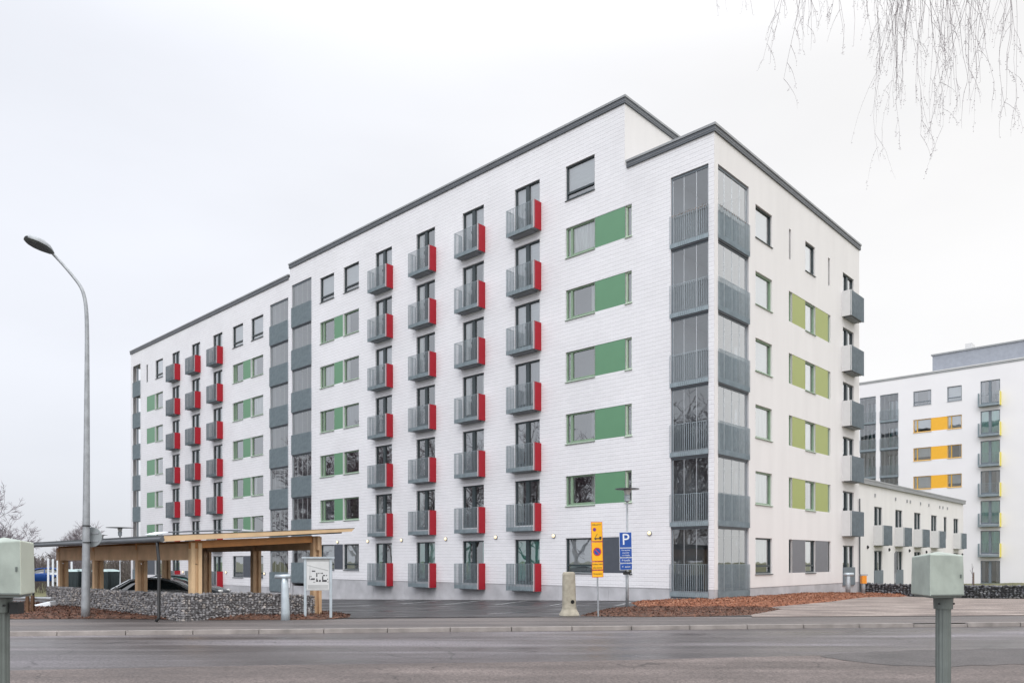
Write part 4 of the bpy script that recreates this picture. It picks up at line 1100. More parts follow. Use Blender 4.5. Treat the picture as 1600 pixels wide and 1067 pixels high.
# yellow no-parking sign
d = 22.6; x, y = P(935.3, d)
s = empty('no_parking_sign', (x, y, 0)); s.rotation_euler = (0, R(-1.3), R(10)); tag(s, 'yellow no-parking sign stack with tow truck symbol on a leaning grey pole', 'road sign')
MB().tube([(0, .03, -.05), (0, .03, Z(816, d))], .026, 10).build('pole', M['pole'], s)
def zz(py): return Z(py, d)
w = .345; xo = .0
plate(s, 'sign_plate', w, zz(845.5), zz(815), 'signyel', 'signred', 0, xo)
text('lettering', 'KIELLETTY', .058, 'signink', s, (xo, -.010, zz(819.5)))
def disc(mb, cx, cz, r, y, mi, n=28, r0=0):
    for i in range(n):
        a, b = 2 * math.pi * i / n, 2 * math.pi * (i + 1) / n
        mb.quad((cx + r0 * math.cos(a), y, cz + r0 * math.sin(a)), (cx + r * math.cos(a), y, cz + r * math.sin(a)), (cx + r * math.cos(b), y, cz + r * math.sin(b)), (cx + r0 * math.cos(b), y, cz + r0 * math.sin(b)), mi)
def noparking(cx, cz, r, nm):
    m = MB(); disc(m, cx, cz, r * .80, -.0085, 0, 28, .001); disc(m, cx, cz, r, -.009, 1, 28, r * .76)
    m.bar((cx - r * .58, -.0105, cz + r * .58), (cx + r * .58, -.0105, cz - r * .58), .002, r * .2, 1, up=(0, 1, 0)) if False else m.hexa([(cx - r * .64, -.0115, cz + r * .5), (cx + r * .5, -.0115, cz - r * .64), (cx + r * .5, -.0095, cz - r * .64), (cx - r * .64, -.0095, cz + r * .5), (cx - r * .5, -.0115, cz + r * .64), (cx + r * .64, -.0115, cz - r * .5), (cx + r * .64, -.0095, cz - r * .5), (cx - r * .5, -.0095, cz + r * .64)], 1)
    m.build(nm, [M['signblue'], M['signred']], s)
noparking(xo - .07, zz(827), .055, 'small_symbol')
m = MB()    # tow truck pictogram
tx, tz = xo + .02, zz(842)
m.box(tx - .10, tx + .12, -.010, -.008, tz, tz + .035); m.box(tx + .05, tx + .12, -.0101, -.008, tz + .035, tz + .075)
m.hexa([(tx - .09, -.010, tz + .035), (tx - .075, -.010, tz + .035), (tx - .075, -.008, tz + .035), (tx - .09, -.008, tz + .035), (tx - .01, -.010, tz + .16), (tx + .005, -.010, tz + .16), (tx + .005, -.008, tz + .16), (tx - .01, -.008, tz + .16)])
disc(m, tx - .06, tz - .002, .02, -.0105, 0, 14); disc(m, tx + .08, tz - .002, .02, -.0105, 0, 14)
m.build('tow_truck_symbol', M['signink'], s)
plate(s, 'sign_plate', w, zz(876.5), zz(846.2), 'signyel', 'signred', 0, xo); noparking(xo, zz(861.5), .125, 'no_parking_symbol')
plate(s, 'text_plate', w, zz(889.8), zz(877.2), 'signyel', 'signred', 0, xo); text('lettering', 'Koskee koko', .058, 'signink', s, (xo, -.010, zz(881))); text('lettering', 'piha-aluetta', .058, 'signink', s, (xo, -.010, zz(886.3)))
plate(s, 'text_plate', w, zz(901.5), zz(890.5), 'signyel', 'signred', 0, xo); text('lettering', 'Yksityisalue', .058, 'signink', s, (xo, -.010, zz(896)))

# concrete pillar with a flared foot
d = 23.1; x, y = P(889.5, d); o = empty('concrete_post', (x, y, 0), R(12)); tag(o, 'squat weathered concrete post with flared foot and a dark hole', 'concrete post')
o.rotation_euler = (0, R(-.8), R(10))
m = MB(); prof = [(-.05, .27), (.02, .265), (.06, .25), (.20, .19), (.30, .178), (.8, .172), (1.24, .165), (1.29, .15), (1.31, .12)]
rings = []
for z, r_ in prof:
    b = len(m.v); rings.append(b)
    for j in range(24):
        a = 2 * math.pi * j / 24; c_, s_ = math.cos(a), math.sin(a); e = (abs(c_) ** 3.2 + abs(s_) ** 3.2) ** (-1 / 3.2)
        k_ = 1 + .015 * noise.noise((c_ * 2, s_ * 2, z * 3)); m.v.append((r_ * e * c_ * 1.12 * k_, r_ * e * s_ * k_, z))
for i in range(len(prof) - 1):
    for j in range(24): m.f.append((rings[i] + j, rings[i] + (j + 1) % 24, rings[i + 1] + (j + 1) % 24, rings[i + 1] + j)); m.m.append(0)
m.f.append(tuple(rings[-1] + j for j in range(24))); m.m.append(0)
m.build('shaft', M['cpillar'], o, False)
m = MB(); disc(m, .06, .42, .058, -.190, 0, 18); m.build('hole', [mat('hole_dark', (.006, .006, .006), .9)], o)

# T-shaped galvanised post
d = 21.3; x, y = P(446, d); o = empty('heating_post', (x, y, 0)); tag(o, 'T-shaped galvanised post with a horizontal tube on top beside the map board', 'post')
m = MB(); m.tube([(0, 0, -.05), (0, 0, .2), (-.02, 0, 1.0), (-.035, 0, 1.12), (-.04, 0, 1.16)], [.125, .12, .098, .07, .04], 16); m.build('shaft', M['polebright'], o, True)
m = MB(); zt = Z(900.5, d); m.tube([(-.29, .03, zt), (.14, -.02, zt + .01)], .058, 16); m.box(-.09, .02, -.03, .03, zt - .2, zt - .03); m.build('crossbar', M['polebright'], o, True)

# map board
d = 21.9; o = empty('map_board', (*P(496, d), 0), R(8)); tag(o, 'white area map board with a black site plan on two grey legs', 'sign board')
wl, wr = P(477.5, d)[0] - P(496, d)[0], P(516.5, d)[0] - P(496, d)[0]
zt, zb = Z(872, d), Z(922, d)
for xx in (wl, wr): m = MB(); m.box(xx - .035, xx + .035, -.035, .035, -.02, zt); m.build('leg', M['polebright'], o)
m = MB(); m.box(wl - .09, wr + .10, -.10, .08, zt, zt + .045); m.build('canopy', M['polebright'], o)
m = MB(); m.box(wl + .037, wr - .037, -.045, .01, zb, zt - .002, 1); m.box(wl + .05, wr - .05, -.050, -.0455, zb + .03, zt - .09, 0); m.build('board', [M['board'], M['boardgrey']], o)
m = MB(); W_ = wr - wl - .12; H_ = zt - zb - .14; x0 = wl + .06; z0 = zb + .04
m.hexa([(x0 + .0, -.0525, z0 + H_ * .86), (x0 + W_ * .98, -.0525, z0 + H_ * .66), (x0 + W_ * .98, -.051, z0 + H_ * .66), (x0, -.051, z0 + H_ * .86), (x0, -.0525, z0 + H_ * .89), (x0 + W_ * .98, -.0525, z0 + H_ * .70), (x0 + W_ * .98, -.051, z0 + H_ * .70), (x0, -.051, z0 + H_ * .89)], 1)
m.box(x0 + W_ * .12, x0 + W_ * .14, -.0525, -.051, z0 + H_ * .3, z0 + H_ * .9, 1)
m.box(x0 + W_ * .03, x0 + W_ * .97, -.0515, -.051, z0 + H_ * .02, z0 + H_ * .16, 1)
rr = random.Random(4)
def blk(ax_, bx_, az_, bz_):
    nx_ = max(1, int((bx_ - ax_) / .04)); nz_ = max(1, int((bz_ - az_) / .045))
    for i in range(nx_):
        for j in range(nz_):
            if rr.random() < .2: continue
            xa = x0 + W_ * (ax_ + (bx_ - ax_) * i / nx_); za = z0 + H_ * (az_ + (bz_ - az_) * j / nz_)
            m.box(xa, xa + W_ * (bx_ - ax_) / nx_ * .9, -.0535, -.0512, za, za + H_ * (bz_ - az_) / nz_ * .9)
for b_ in ((.16, .20, .34, .60), (.20, .36, .34, .41), (.22, .46, .64, .69), (.10, .12, .36, .50), (.42, .48, .30, .60), (.42, .64, .27, .35), (.50, .74, .56, .61), (.70, .76, .34, .48), (.70, .92, .27, .35), (.74, .94, .48, .53), (.94, .98, .34, .5), (.28, .38, .25, .27), (.95, 1.0, .25, .28)): blk(*b_)
m.build('site_plan', [M['signink'], M['boardgrey']], o)

# grey cabinets on posts in the foreground
def cabinet(corners, py0, py1, ppx0, ppx1, label, lightface, sock=False):
    """corners: plan corners as (px, depth), anticlockwise seen from above starting at the far left; nearest edge is corner 1"""
    pts = [Vector(P(*c)) for c in corners]; cen = sum(pts, Vector((0, 0))) / 4; dn_ = corners[1][1]
    zt, zb = Z(py0, dn_), Z(py1, dn_); o = empty('utility_cabinet', (cen.x, cen.y, 0)); tag(o, label, 'utility cabinet', 'grey cabinets on posts by the near kerb')
    q = [p - cen for p in pts]; m = MB()
    ctr = Vector((0, 0)); hz = [zt - .03, zt - .012, zt - .02, zt - .04]
    b = len(m.v); m.v += [(p.x, p.y, zb) for p in q] + [(p.x * .965, p.y * .965, z) for p, z in zip(q, hz)] + [(0, 0, zt + .012)]
    for i in range(4):
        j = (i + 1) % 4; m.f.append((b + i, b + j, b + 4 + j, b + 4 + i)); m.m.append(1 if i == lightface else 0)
        m.f.append((b + 4 + i, b + 4 + j, b + 8)); m.m.append(0)
    m.f.append((b + 3, b + 2, b + 1, b)); m.m.append(0)
    bevel(m.build('housing', [M['box'], M['boxl']], o), .010, 3)
    m = MB(); m.hexa([(*(p * .86), zb - .014) for p in q] + [(*(p * .86), zb - .001) for p in q]); m.build('base_plate', M['boxpole'], o)
    pr = (ppx1 - ppx0) / 2 * cen.y / F; c = Vector(P((ppx0 + ppx1) / 2, cen.y)) - cen
    m = MB(); m._lathe([(pr * 1.25, zb - .115), (pr * 1.30, zb - .03), (pr * 1.5, zb - .015)], (c.x, c.y, 0), 24, 0); m.build('collar', M['boxpole'], o)
    m = MB(); n = 48; rings = []
    for z in (-.02, zb - .10):
        bb = len(m.v); rings.append(bb)
        for k in range(n):
            a = 2 * math.pi * k / n; r_ = pr * (1.0 if k % 4 < 2 else .93); m.v.append((c.x + r_ * math.cos(a), c.y + r_ * math.sin(a), z))
    for k in range(n): m.f.append((rings[0] + k, rings[0] + (k + 1) % n, rings[1] + (k + 1) % n, rings[1] + k)); m.m.append(0)
    m.build('post', M['boxpole'], o)
    for a in (-.9, .9):
        m = MB(); x_, y_ = c.x + pr * 1.27 * math.sin(a), c.y - pr * 1.27 * math.cos(a); m.tube([(x_, y_, zb - .07), (x_ + .012 * math.sin(a), y_ - .012 * math.cos(a), zb - .07)], .007, 8); m.build('screw', M['black'], o)
    # lock, hinge and a worn sticker on the face between corners 1 and 2 (or 0 and 1)
    fa, fb = (q[1], q[2]) if lightface != 1 else (q[0], q[1])
    dv = (fb - fa).normalized(); nv = Vector((dv.y, -dv.x)); L0 = (fb - fa).length; rz_ = math.atan2(dv.y, dv.x); hh = zt - zb
    def on(tt, z0, z1, w_, th, nm, mt):
        c0 = fa + dv * (L0 * tt); mm = MB(); mm.box(-w_ / 2, w_ / 2, -th, .004, z0, z1); return mm.build(nm, mt, o, loc=(c0.x - nv.x * -.0, c0.y, 0), rz=rz_)
    on(.5, zb + .006, zb + .014, L0 * .92, .003, 'door_seam', M['boxpole'])
    on(.90, zb + hh * .42, zb + hh * .50, .012, .004, 'lock', M['boxpole'])
    if sock:
        xs_ = P(26, cen.y)[0] - cen.x; m = MB(); m.box(xs_ - .028, xs_ + .028, -.03, .03, zb - .125, zb - .05); m.build('socket', M['black'], o)
    return o
cabinet([(1423, 6.55), (1453, 6.1), (1507, 6.22), (1478, 6.66)], 863, 931.5, 1463, 1484.5, 'pale green-grey cabinet on a fluted post at the right of the picture', 9)
cabinet([(-40, 4.8), (33, 4.7), (55, 5.02), (-22, 5.12)], 840.5, 930, -14, 13, 'pale green-grey cabinet on a post cut off by the left edge', 1, True)

# right-hand small posts and boards
d = 40; x, y = P(1325, d); o = empty('heating_post', (x, y, G(x, y))); tag(o, 'small grey T-shaped post in front of the far right balcony door', 'post')
zt = Z(897, d) - G(x, y)
m = MB(); m.tube([(0, 0, -.1), (0, 0, zt - .1)], [.13, .11], 12); m.build('shaft', M['pole'], o, True)
m = MB(); m.tube([(-.2, 0, zt), (.28, 0, zt)], .09, 12); m.build('crossbar', M['polebright'], o, True)
x, y = P(1349, d); o = empty('bollard', (x, y, G(x, y))); tag(o, 'grey bollard with an orange box near its top at the gabion wall end', 'bollard')
zt = Z(896, d) - G(x, y)
m = MB(); m.tube([(0, 0, -.1), (0, 0, zt - .08)], [.10, .095], 12); m.build('shaft', M['pole'], o, True)
m = MB(); m.box(-.12, .12, -.13, .10, zt - .5, zt - .1); m.build('orange_box', [mat('hazard_orange', (.75, .27, .02), .5)], o); m = MB(); m.box(-.16, .18, -.12, .12, zt - .09, zt - .02); m.build('cap', M['pole'], o)
d = 46.5; x, y = P(1400, d); z0, z1 = Z(894, d), Z(861, d); o = empty('lattice_board', (x, y, 0), ANG + R(20)); tag(o, 'grey lattice board standing before the low wing left of the right cabinet', 'board')
m = MB(); w = .42; m.box(-w, w, 0, .03, z0, z1, 0)
for i in range(7): zz3 = z0 + (z1 - z0) * i / 6; m.box(-w, w, -.02, -.001, zz3 - .015, zz3 + .015, 1)
for i in range(4): xx = -w + 2 * w * i / 3; m.box(xx - .02, xx + .02, -.03, -.021, z0, z1, 1)
m.build('panel', [mat('board_mesh', (.17, .18, .18), .6), M['cap']], o); m = MB()
for xx in (-.3, .3): m.box(xx - .03, xx + .03, .031, .08, -.4, z1 - .1)
m.build('leg', M['pole'], o)
d = 44; x, y = P(1519, d); o = empty('sapling', (x, y, G(x, y))); tag(o, 'thin staked sapling behind the dark gabion wall at the right', 'sapling')
m = MB(); m.tube([(0, 0, 0), (.03, 0, 1.0), (-.01, 0, Z(880, d) + .3)], [.03, .022, .008], 6)
for z, s_ in ((1.0, 1), (1.2, -1), (1.4, 1)): m.tube([(0, 0, z), (s_ * .1, .03, z + .25)], [.012, .004], 5)
m.build('trunk', M['twig'], o); m = MB(); m.box(.07, .11, -.02, .02, 0, 1.3); m.build('stake', M['postwood'], o)

# guard rail, stakes, white downspout foot at the far left
x, y = P(30, 23.5); o = empty('pipe_rail', (x, y, 0)); tag(o, 'low grey pipe rail on brown stakes behind the left cabinet', 'railing')
m = MB(); m.tube([(-4, 2.0, Z(935, 23.5)), (1.0, 0, Z(935, 23.5))], .05, 10); m.build('pipe', M['pole'], o)
for px, dz in ((43, 0), (51, .4)):
    xx, yy = P(px, 23.2 + dz); m = MB(); m.box(xx - x - .04, xx - x + .04, yy - y - .04, yy - y + .04, -.1, Z(931, 23.2)); m.build('stake', M['postwood'], o)
x, y = P(72, 26.6); o = inst('splash_block', None, None, (x, y, G(x, y))); tag(o, 'white splash stone under the left downspout of the carport', 'splash block')
m = MB(); m.hexa([(-.5, -.1, .0), (.25, -.15, .0), (.3, .2, .0), (-.45, .25, .0), (-.45, -.08, .12), (.2, -.12, .26), (.25, .16, .28), (-.4, .2, .12)]); bevel(m.build('stone', M['signwhite'], o), .03)

# ---------------------------------------------------------------- waste containers and white rack behind the carport
def bin_proto():
    o = empty('waste_container')
    m = MB(); m.hexa([(-.24, -.36, .05), (.24, -.36, .05), (.24, .36, .05), (-.24, .36, .05), (-.27, -.42, 1.55), (.27, -.42, 1.55), (.27, .42, 1.55), (-.27, .42, 1.55)])
    for i in range(4): xx = -.2 + .13 * i; m.box(xx - .02, xx + .02, -.425, -.39, .15, 1.4)
    m.build('body', M['bin'], o)
    m = MB(); m.hexa([(-.29, -.46, 1.555), (.29, -.46, 1.555), (.29, .46, 1.555), (-.29, .46, 1.555), (-.24, -.34, 1.63), (.24, -.34, 1.63), (.24, .4, 1.66), (-.24, .4, 1.66)]); bevel(m.build('lid', M['binlid'], o), .03)
    m = MB()
    for sx in (-.3, .3): m.tube([(sx - .03, .38, .08), (sx + .03, .38, .08)], .08, 10)
    m.build('wheel', M['rubber'], o); return o
bp_ = bin_proto(); index_kids()
bl = ['leftmost dark waste container seen under the carport', 'second dark waste container from the left under the carport', 'dark waste container just right of the street lamp, seen under the carport', 'dark waste container beside the silver car bonnet, seen under the carport']
for i, (px, dz) in enumerate(((112, 0), (126, .9), (156, 0), (173, .5))):
    o = bp_ if i == 0 else copytree(bp_); x, y = P(px, 33 + dz); o.location = (x, y, Z(889, 33) - 1.66); o.rotation_euler = (0, 0, .4 + .1 * i); tag(o, bl[i], 'waste container', 'waste containers behind the carport')
d = 36; x, y = P(92, d); o = empty('white_fence', (x, y, 0), .2); tag(o, 'white slatted fence panel behind the left end of the carport', 'fence')
m = MB()
for i in range(6): m.box(-.5 + .2 * i, -.42 + .2 * i, 0, .04, -1, Z(872 + i, d))
m.build('slat', M['signwhite'], o) if False else m.build('slats', M['signwhite'], o)
m = MB(); m.box(-.5, .58, .042, .08, -.2, -.1); m.box(-.5, .58, .042, .08, 1.0, 1.1); m.build('rail', M['signwhite'], o)

# ---------------------------------------------------------------- cars
def car(name, loc, rz, paint, gl, label, cat='car'):
    o = empty(name, loc, rz); tag(o, label, cat)
    # side profile stations along X (front at -X): x, sill z, belt z, half width at belt
    st_ = [(-2.18, .38, .56, .62), (-2.12, .28, .68, .76), (-1.6, .24, .84, .86), (-.95, .22, .94, .89), (0, .22, .97, .90), (1.0, .22, .99, .90), (1.7, .26, .98, .86), (2.08, .34, .92, .76), (2.18, .42, .70, .66)]
    m = MB(); rings = []
    for x, zs, zb, hw_ in st_:
        b = len(m.v); rings.append(b)
        for (yy, z) in ((-hw_ * .92, zs), (-hw_, (zs + zb) / 2), (-hw_ * .96, zb - .04), (-hw_ * .86, zb), (hw_ * .86, zb), (hw_ * .96, zb - .04), (hw_, (zs + zb) / 2), (hw_ * .92, zs)): m.v.append((x, yy, z))
    for i in range(len(st_) - 1):
        for j in range(8): m.f.append((rings[i] + j, rings[i + 1] + j, rings[i + 1] + (j + 1) % 8, rings[i] + (j + 1) % 8)); m.m.append(0)
    for b in (rings[0], rings[-1]): m.f.append(tuple(b + j for j in range(8))); m.m.append(0)
    q = m.build('body', paint, o, True); bevel(q, .02)
    # glasshouse and roof
    top = [(-1.05, .95, .95, .72), (-.35, .96, 1.36, .64), (.2, .97, 1.44, .64), (.95, .98, 1.42, .63), (1.45, .99, 1.28, .60), (2.0, .96, .99, .66)]
    m = MB(); rings = []
    for x, z0, z1, hw_ in top:
        b = len(m.v); rings.append(b)
        for (yy, z) in ((-.78, z0), (-hw_, z1 - .05), (-hw_ + .08, z1), (hw_ - .08, z1), (hw_, z1 - .05), (.78, z0)): m.v.append((x, yy, z))
    for i in range(len(top) - 1):
        for j in range(5): m.f.append((rings[i] + j, rings[i + 1] + j, rings[i + 1] + j + 1, rings[i] + j + 1)); m.m.append(1 if (j in (1, 2, 3) and 1 <= i <= 2) else 0)
    m.build('cabin', [gl, paint if paint is M['carblue'] else M['cardark']], o, True)
    m = MB()
    for s_ in (-1, 1):
        m.tube([(-1.06, s_ * .76, .97), (-.38, s_ * .66, 1.36), (.2, s_ * .655, 1.43), (.95, s_ * .645, 1.41), (1.5, s_ * .63, 1.25), (2.0, s_ * .70, .99)], .042, 6)
        m.bar((.32, s_ * .79, .97), (.32, s_ * .665, 1.40), .06, .03)
    m.build('pillar_trim', paint, o)
    for sx in (-1.32, 1.30):
        for s_ in (-1, 1):
            w_ = empty('wheel', (sx, s_ * .80, .32)); w_.parent = o; 
            m = MB(); m.tube([(0, -.1, 0), (0, .1, 0)], .32, 24); m.build('tyre', M['rubber'], w_)
            m = MB(); m.tube([(0, -.107, 0), (0, .107, 0)], .20, 20); m.build('rim', M['chrome'], w_)
    for s_ in (-1, 1):
        m = MB(); m.box(-2.17, -1.98, s_ * .62 - .13, s_ * .62 + .13, .60, .72); bevel(m.build('headlight', M['lens'], o), .03)
        m = MB(); m.box(2.02, 2.17, s_ * .62 - .12, s_ * .62 + .12, .72, .86); bevel(m.build('tail_light', M['tail'], o), .03)
        m = MB(); m.box(-.85, -.70, s_ * .92 - .06, s_ * .92 + .08, .98, 1.10); bevel(m.build('mirror', paint, o), .03)
    return o
x, y = P(228, 32.0); car('parked_car', (x, y, G(x, y) + .03), R(3), M['carpaint'], M['carglass'], 'silver car with a black roof parked behind the gabion wall under the carport')
x, y = P(285, 38.5); car('parked_car', (x, y, G(x, y) + .25), R(183), M['cardark'], M['carteal'], 'dark car with greenish windscreen showing right of the thick carport corner post')
x, y = P(66, 72); car('parked_car', (x, y, Z(911, 72)), R(20), M['carblue'], M['carglass'], 'small distant blue car left of the carport')
KIDS.clear()

# ---------------------------------------------------------------- trees
def bare_tree(seed, h, spread=.5, droop=0.0, depth=6, r0=.16, first=.25, lean=(0, 0), minr=.008, dense=3):
    r = random.Random(seed); tr = MB(); cr = MB()
    def grow(p, d, ln, rad, lv):
        k = 3; pts = [p]; rads = [rad]; dd = d.copy(); q = p.copy()
        for i in range(k):
            dd = (dd + Vector((r.uniform(-.18, .18), r.uniform(-.18, .18), r.uniform(-.05, .12) - droop * (lv / 5) ** 2 * 1.2))).normalized()
            q = q + dd * ln / k; pts.append(q.copy()); rads.append(rad * (1 - .35 * (i + 1) / k))
        (tr if lv <= 1 else cr).tube(pts, rads, 6 if lv < 2 else (4 if lv < 3 else 3), cap=False)
        if lv >= depth: return
        nb = dense if lv < depth - 1 else dense + 1
        for i in range(nb):
            t = r.uniform(.45, 1.0) if lv else r.uniform(first, 1)
            seg = min(int(t * k), k - 1); b = pts[seg].lerp(pts[seg + 1], t * k - seg)
            ax = Vector((r.uniform(-1, 1), r.uniform(-1, 1), r.uniform(-.2, .5))).normalized()
            nd = (dd * (1 - spread) + ax * spread * 1.1).normalized()
            grow(b, nd, ln * r.uniform(.5, .72), max(minr, rads[seg] * r.uniform(.4, .6)), lv + 1)
        grow(pts[-1], (dd + Vector((r.uniform(-.2, .2), r.uniform(-.2, .2), .1))).normalized(), ln * .66, max(minr, rads[-1] * .8), lv + 1)
    grow(Vector((0, 0, -.3)), Vector((lean[0], lean[1], 1)).normalized(), h * .36, r0, 0)
    return tr, cr
def tree_pair(seed, mt, mc, **k):
    a, b = bare_tree(seed, **k); return a.mesh('trunk', mt, True), b.mesh('crown', mc)
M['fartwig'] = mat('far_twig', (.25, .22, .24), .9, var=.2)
TM = [tree_pair(s_, M['bark'] if s_ % 2 else M['birchbark'], M['twig'], h=12, depth=5, r0=.17, minr=.014, dense=3, droop=.1) for s_ in (11, 12, 13, 14)]
TF = [tree_pair(s_, M['fartwig'], M['fartwig'], h=12, depth=5, r0=.13, minr=.012, dense=4, droop=.1, spread=.4) for s_ in (15, 16)]
TD = tree_pair(21, M['fartwig'], M['fartwig'], h=9, depth=6, r0=.16, minr=.008, dense=3, droop=.05)
def tree(pair, px, depth, z0, scale, rz, label, cat='bare tree', group=None, xy=None, name='bare_tree'):
    x, y = xy or P(px, depth); o = empty(name, (x, y, z0), rz); o.scale = (scale,) * 3; tag(o, label, cat, group)
    inst('trunk', pair[0], o); inst('crown', pair[1], o); return o
tree(TD, -6, 60, -1.8, 1.3, .4, 'leafless tree with a dense fan of twigs above the left cabinet', group='bare trees in the distance')
tree(TF[0], 118, 80, -2.5, .82, 1.0, 'slender leafless birch just left of the round sign above the carport', group='bare trees in the distance')
tree(TF[1], 96, 95, -2.5, .62, 2.2, 'smaller leafless tree left of the slender birch, above the carport', group='bare trees in the distance')
tree(TF[0], 48, 110, -2.5, .5, 3.0, 'low leafless tree behind the left cabinet top corner', group='bare trees in the distance')
# woodland edge beyond the carport
r_ = random.Random(9); m = MB()
for i in range(1500):
    px = r_.uniform(-120, 262); d = r_.uniform(95, 150); x, y = P(px, d); h = r_.uniform(2.5, 5.2); zb = -2.6
    m.bar((x, y, zb), (x + r_.uniform(-.3, .3), y, zb + h), .05, .05)
    for j in range(5):
        z = zb + h * r_.uniform(.2, 1); a = r_.uniform(0, 6.28); l = r_.uniform(.5, 1.4)
        m.bar((x, y, z), (x + math.cos(a) * l, y + math.sin(a) * l, z + l * .7), .035, .035)
kind(m.build('woodland', [mat('brush', (.10, .085, .08), .9, var=.3, vscale=.3)]), 'stuff')
# trees beyond the picture's left side, mirrored in the lower windows
k = 0
for i in range(26):
    x = -34 - r_.uniform(0, 1) * 38; y = r_.uniform(6, 62)
    if x > -.72 * y - 6: x = -.72 * y - 8 - r_.uniform(0, 15)
    o = tree(TM[i % 4], 0, 0, -1.2, r_.uniform(1.5, 2.1), r_.uniform(0, 6), 'leafless tree in the wood left of the parking area, mirrored in the lower windows', group='trees mirrored in the windows', xy=(x, y))
# spruces to the right, mirrored in the lower panes of the right facade
def spruce_mesh(seed, h):
    r = random.Random(seed); m = MB(); tr = MB(); tr.tube([(0, 0, 0), (0, 0, h * .95)], [.2, .03], 8)
    for i in range(int(h * 14)):
        z = h * (.06 + .93 * (i / (h * 14))); l = (1 - z / h) ** .8 * h * .24 * r.uniform(.75, 1.1) + .15; a = r.uniform(0, 6.28)
        for j in range(5):
            aa = a + j * 1.256 + r.uniform(-.3, .3); c, s = math.cos(aa), math.sin(aa); wd = .16 + l * .16
            for t in (.4, .75, 1.0):
                for q in range(2):
                    ox, oy = r.uniform(-wd, wd), r.uniform(-wd, wd)
                    px_, py_ = c * l * t + ox, s * l * t + oy; zz_ = z - l * t * .35 + r.uniform(-.1, .1)
                    m.poly([(px_ - s * .22, py_ + c * .22, zz_), (px_ + c * .4, py_ + s * .4, zz_ - .12), (px_ + s * .22, py_ - c * .22, zz_)])
    return tr.mesh('trunk', M['bark']), m.mesh('crown', M['needles'])
SP = [spruce_mesh(31, 11), spruce_mesh(32, 9)]
for i, (x, y, s_) in enumerate(((40, 24, 1.0), (45, 31, 1.1), (49, 21, 1.2), (52, 37, 1.0), (38, 14, .9), (56, 28, 1.2), (43, 8, 1.0))):
    tree(SP[i % 2], 0, 0, -.1, s_, i, 'spruce right of the gravel area, mirrored in the lower panes of the right facade', 'spruce', 'spruces mirrored in the windows', (x, y), 'spruce_tree')

# weeping birch overhead at the right: trunk outside the frame, twigs hanging into it
r_ = random.Random(77)
bx, by = 11.5, 10.5
bt = empty('weeping_birch', (bx, by, 0)); tag(bt, 'leafless weeping birch whose thin twigs hang into the upper right of the picture', 'birch tree')
tr = MB(); tr.tube([(0, 0, -.2), (.1, 0, 3), (.0, .2, 6.5), (-.2, .1, 9.5), (-.3, 0, 13)], [.24, .2, .16, .12, .05], 12)
tr.build('trunk', M['birchbark'], bt, True)
lb = MB(); tw = MB()
def hang(p, ln, rad, lv=0):
    """a drooping twig: starts at p and falls, wandering a little, with side twigs and buds"""
    n = max(5, int(ln / .16)); q = Vector(p); d = Vector((r_.uniform(-.5, .5), r_.uniform(-.5, .5), -.6 if lv == 0 else -.35)); pts = [q.copy()]; rads = [rad]
    for i in range(n):
        d = (d + Vector((r_.uniform(-.16, .16), r_.uniform(-.16, .16), -.30))).normalized(); q = q + d * (ln / n); pts.append(q.copy()); rads.append(rad * (1 - .7 * (i + 1) / n))
        if r_.random() < .55:
            o_ = Vector((r_.uniform(-1, 1), r_.uniform(-1, 1), -.2)).normalized() * .012; c = q + o_
            for s_ in (1,):
                a = .0055; tw.poly([tuple(c + Vector((a, 0, a))), tuple(c + Vector((-a, a, 0))), tuple(c + Vector((0, -a, -a)))], 0); tw.poly([tuple(c + Vector((-a, 0, a))), tuple(c + Vector((a, a, 0))), tuple(c + Vector((0, -a, -a)))], 0)
        if lv < 2 and r_.random() < (.40 if lv == 0 else .28): hang(q, ln * r_.uniform(.15, .45) * (1 - i / n * .5), max(.0009, rad * .6), lv + 1)
    tw.tube(pts, rads, 3, cap=False)
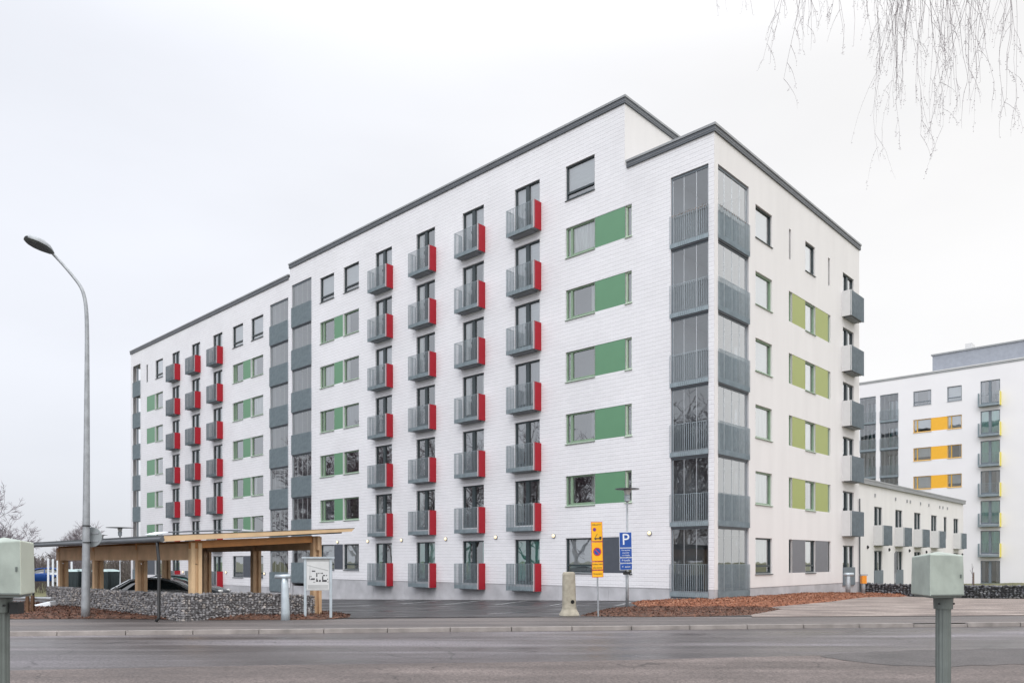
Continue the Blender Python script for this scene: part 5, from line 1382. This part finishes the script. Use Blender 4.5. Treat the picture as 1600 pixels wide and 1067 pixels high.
# clusters in the photo: px centre, lowest py, number of strands, spread px
clusters = [(1128, 55, 3, 14), (1240, 105, 8, 16), (1268, 112, 9, 14), (1330, 85, 3, 14), (1345, 110, 4, 12), (1388, 150, 10, 18), (1425, 225, 9, 9), (1438, 245, 12, 10), (1452, 235, 7, 9), (1488, 175, 7, 12), (1538, 190, 8, 10), (1550, 150, 7, 12), (1588, 175, 3, 8), (1180, 30, 2, 20), (1500, 50, 4, 40), (1375, 50, 3, 30)]
anchors = []
for px, py, ns, spd in clusters:
    for i in range(ns):
        d_ = r_.uniform(7.6, 9.2); ppx = px + r_.gauss(0, spd * .45); x = ray(ppx) * d_
        low = Z(py - r_.random() ** 1.3 * py * .85, d_); topz = Z(-60, d_) + r_.uniform(.0, .5)
        hang((x - bx, d_ - by, topz), (topz - low), r_.uniform(.0018, .0034)); anchors.append((x - bx, d_ - by, topz))
# limbs from the trunk to the hanging twigs (above the frame)
for gi in range(0, len(clusters)):
    px = clusters[gi][0]; d_ = 8.4; x = ray(px) * d_ - bx; y = d_ - by; z = Z(-60, d_) + .45
    lb.tube([(0, .1, 7.2 + gi * .15), (x * .3, y * .3, 9.2 + gi * .08), (x * .7, y * .7, z + 1.1), (x, y, z + .25), (x - .3, y - .1, z - .15)], [.07, .05, .032, .016, .008], 6)
lb.build('limbs', M['bark'], bt, True); tw.build('hanging_twigs', M['twig'], bt)

def garland(pts_l, label, side_n):
    o = empty('garland', (CX, CY, 0), ANG); tag(o, label, 'garland', 'garlands on the top corner balcony')
    m = MB(); n = 60; path = []
    for i in range(n + 1):
        t = i / n; x = pts_l[0][0] + (pts_l[1][0] - pts_l[0][0]) * t; y = pts_l[0][1] + (pts_l[1][1] - pts_l[0][1]) * t
        path.append((x + side_n[0] * .02 * math.cos(t * 70), y + side_n[1] * .02 * math.cos(t * 70), 16.50 + .03 * math.sin(t * 70) - .02))
    m.tube(path, .012, 5)
    r = random.Random(5)
    for i in range(70):
        c = Vector(path[r.randrange(n)]) + Vector((r.uniform(-.02, .02), r.uniform(-.02, .02), r.uniform(-.05, .04))); a = .02
        m.poly([tuple(c + Vector((a, 0, 0))), tuple(c + Vector((0, a, a))), tuple(c + Vector((-a, -a, a * .5)))])
    m.build('twine', mat('garland_twine', (.30, .17, .10), .8, var=.4), o)
garland([(-.03, .3), (-.03, 2.04)], 'brown garland wound along the topmost corner balcony rail, on the brick side', (1, 0))
garland([(.36, -.03), (3.05, -.03)], 'brown garland wound along the topmost corner balcony rail, on the plaster side', (0, 1))
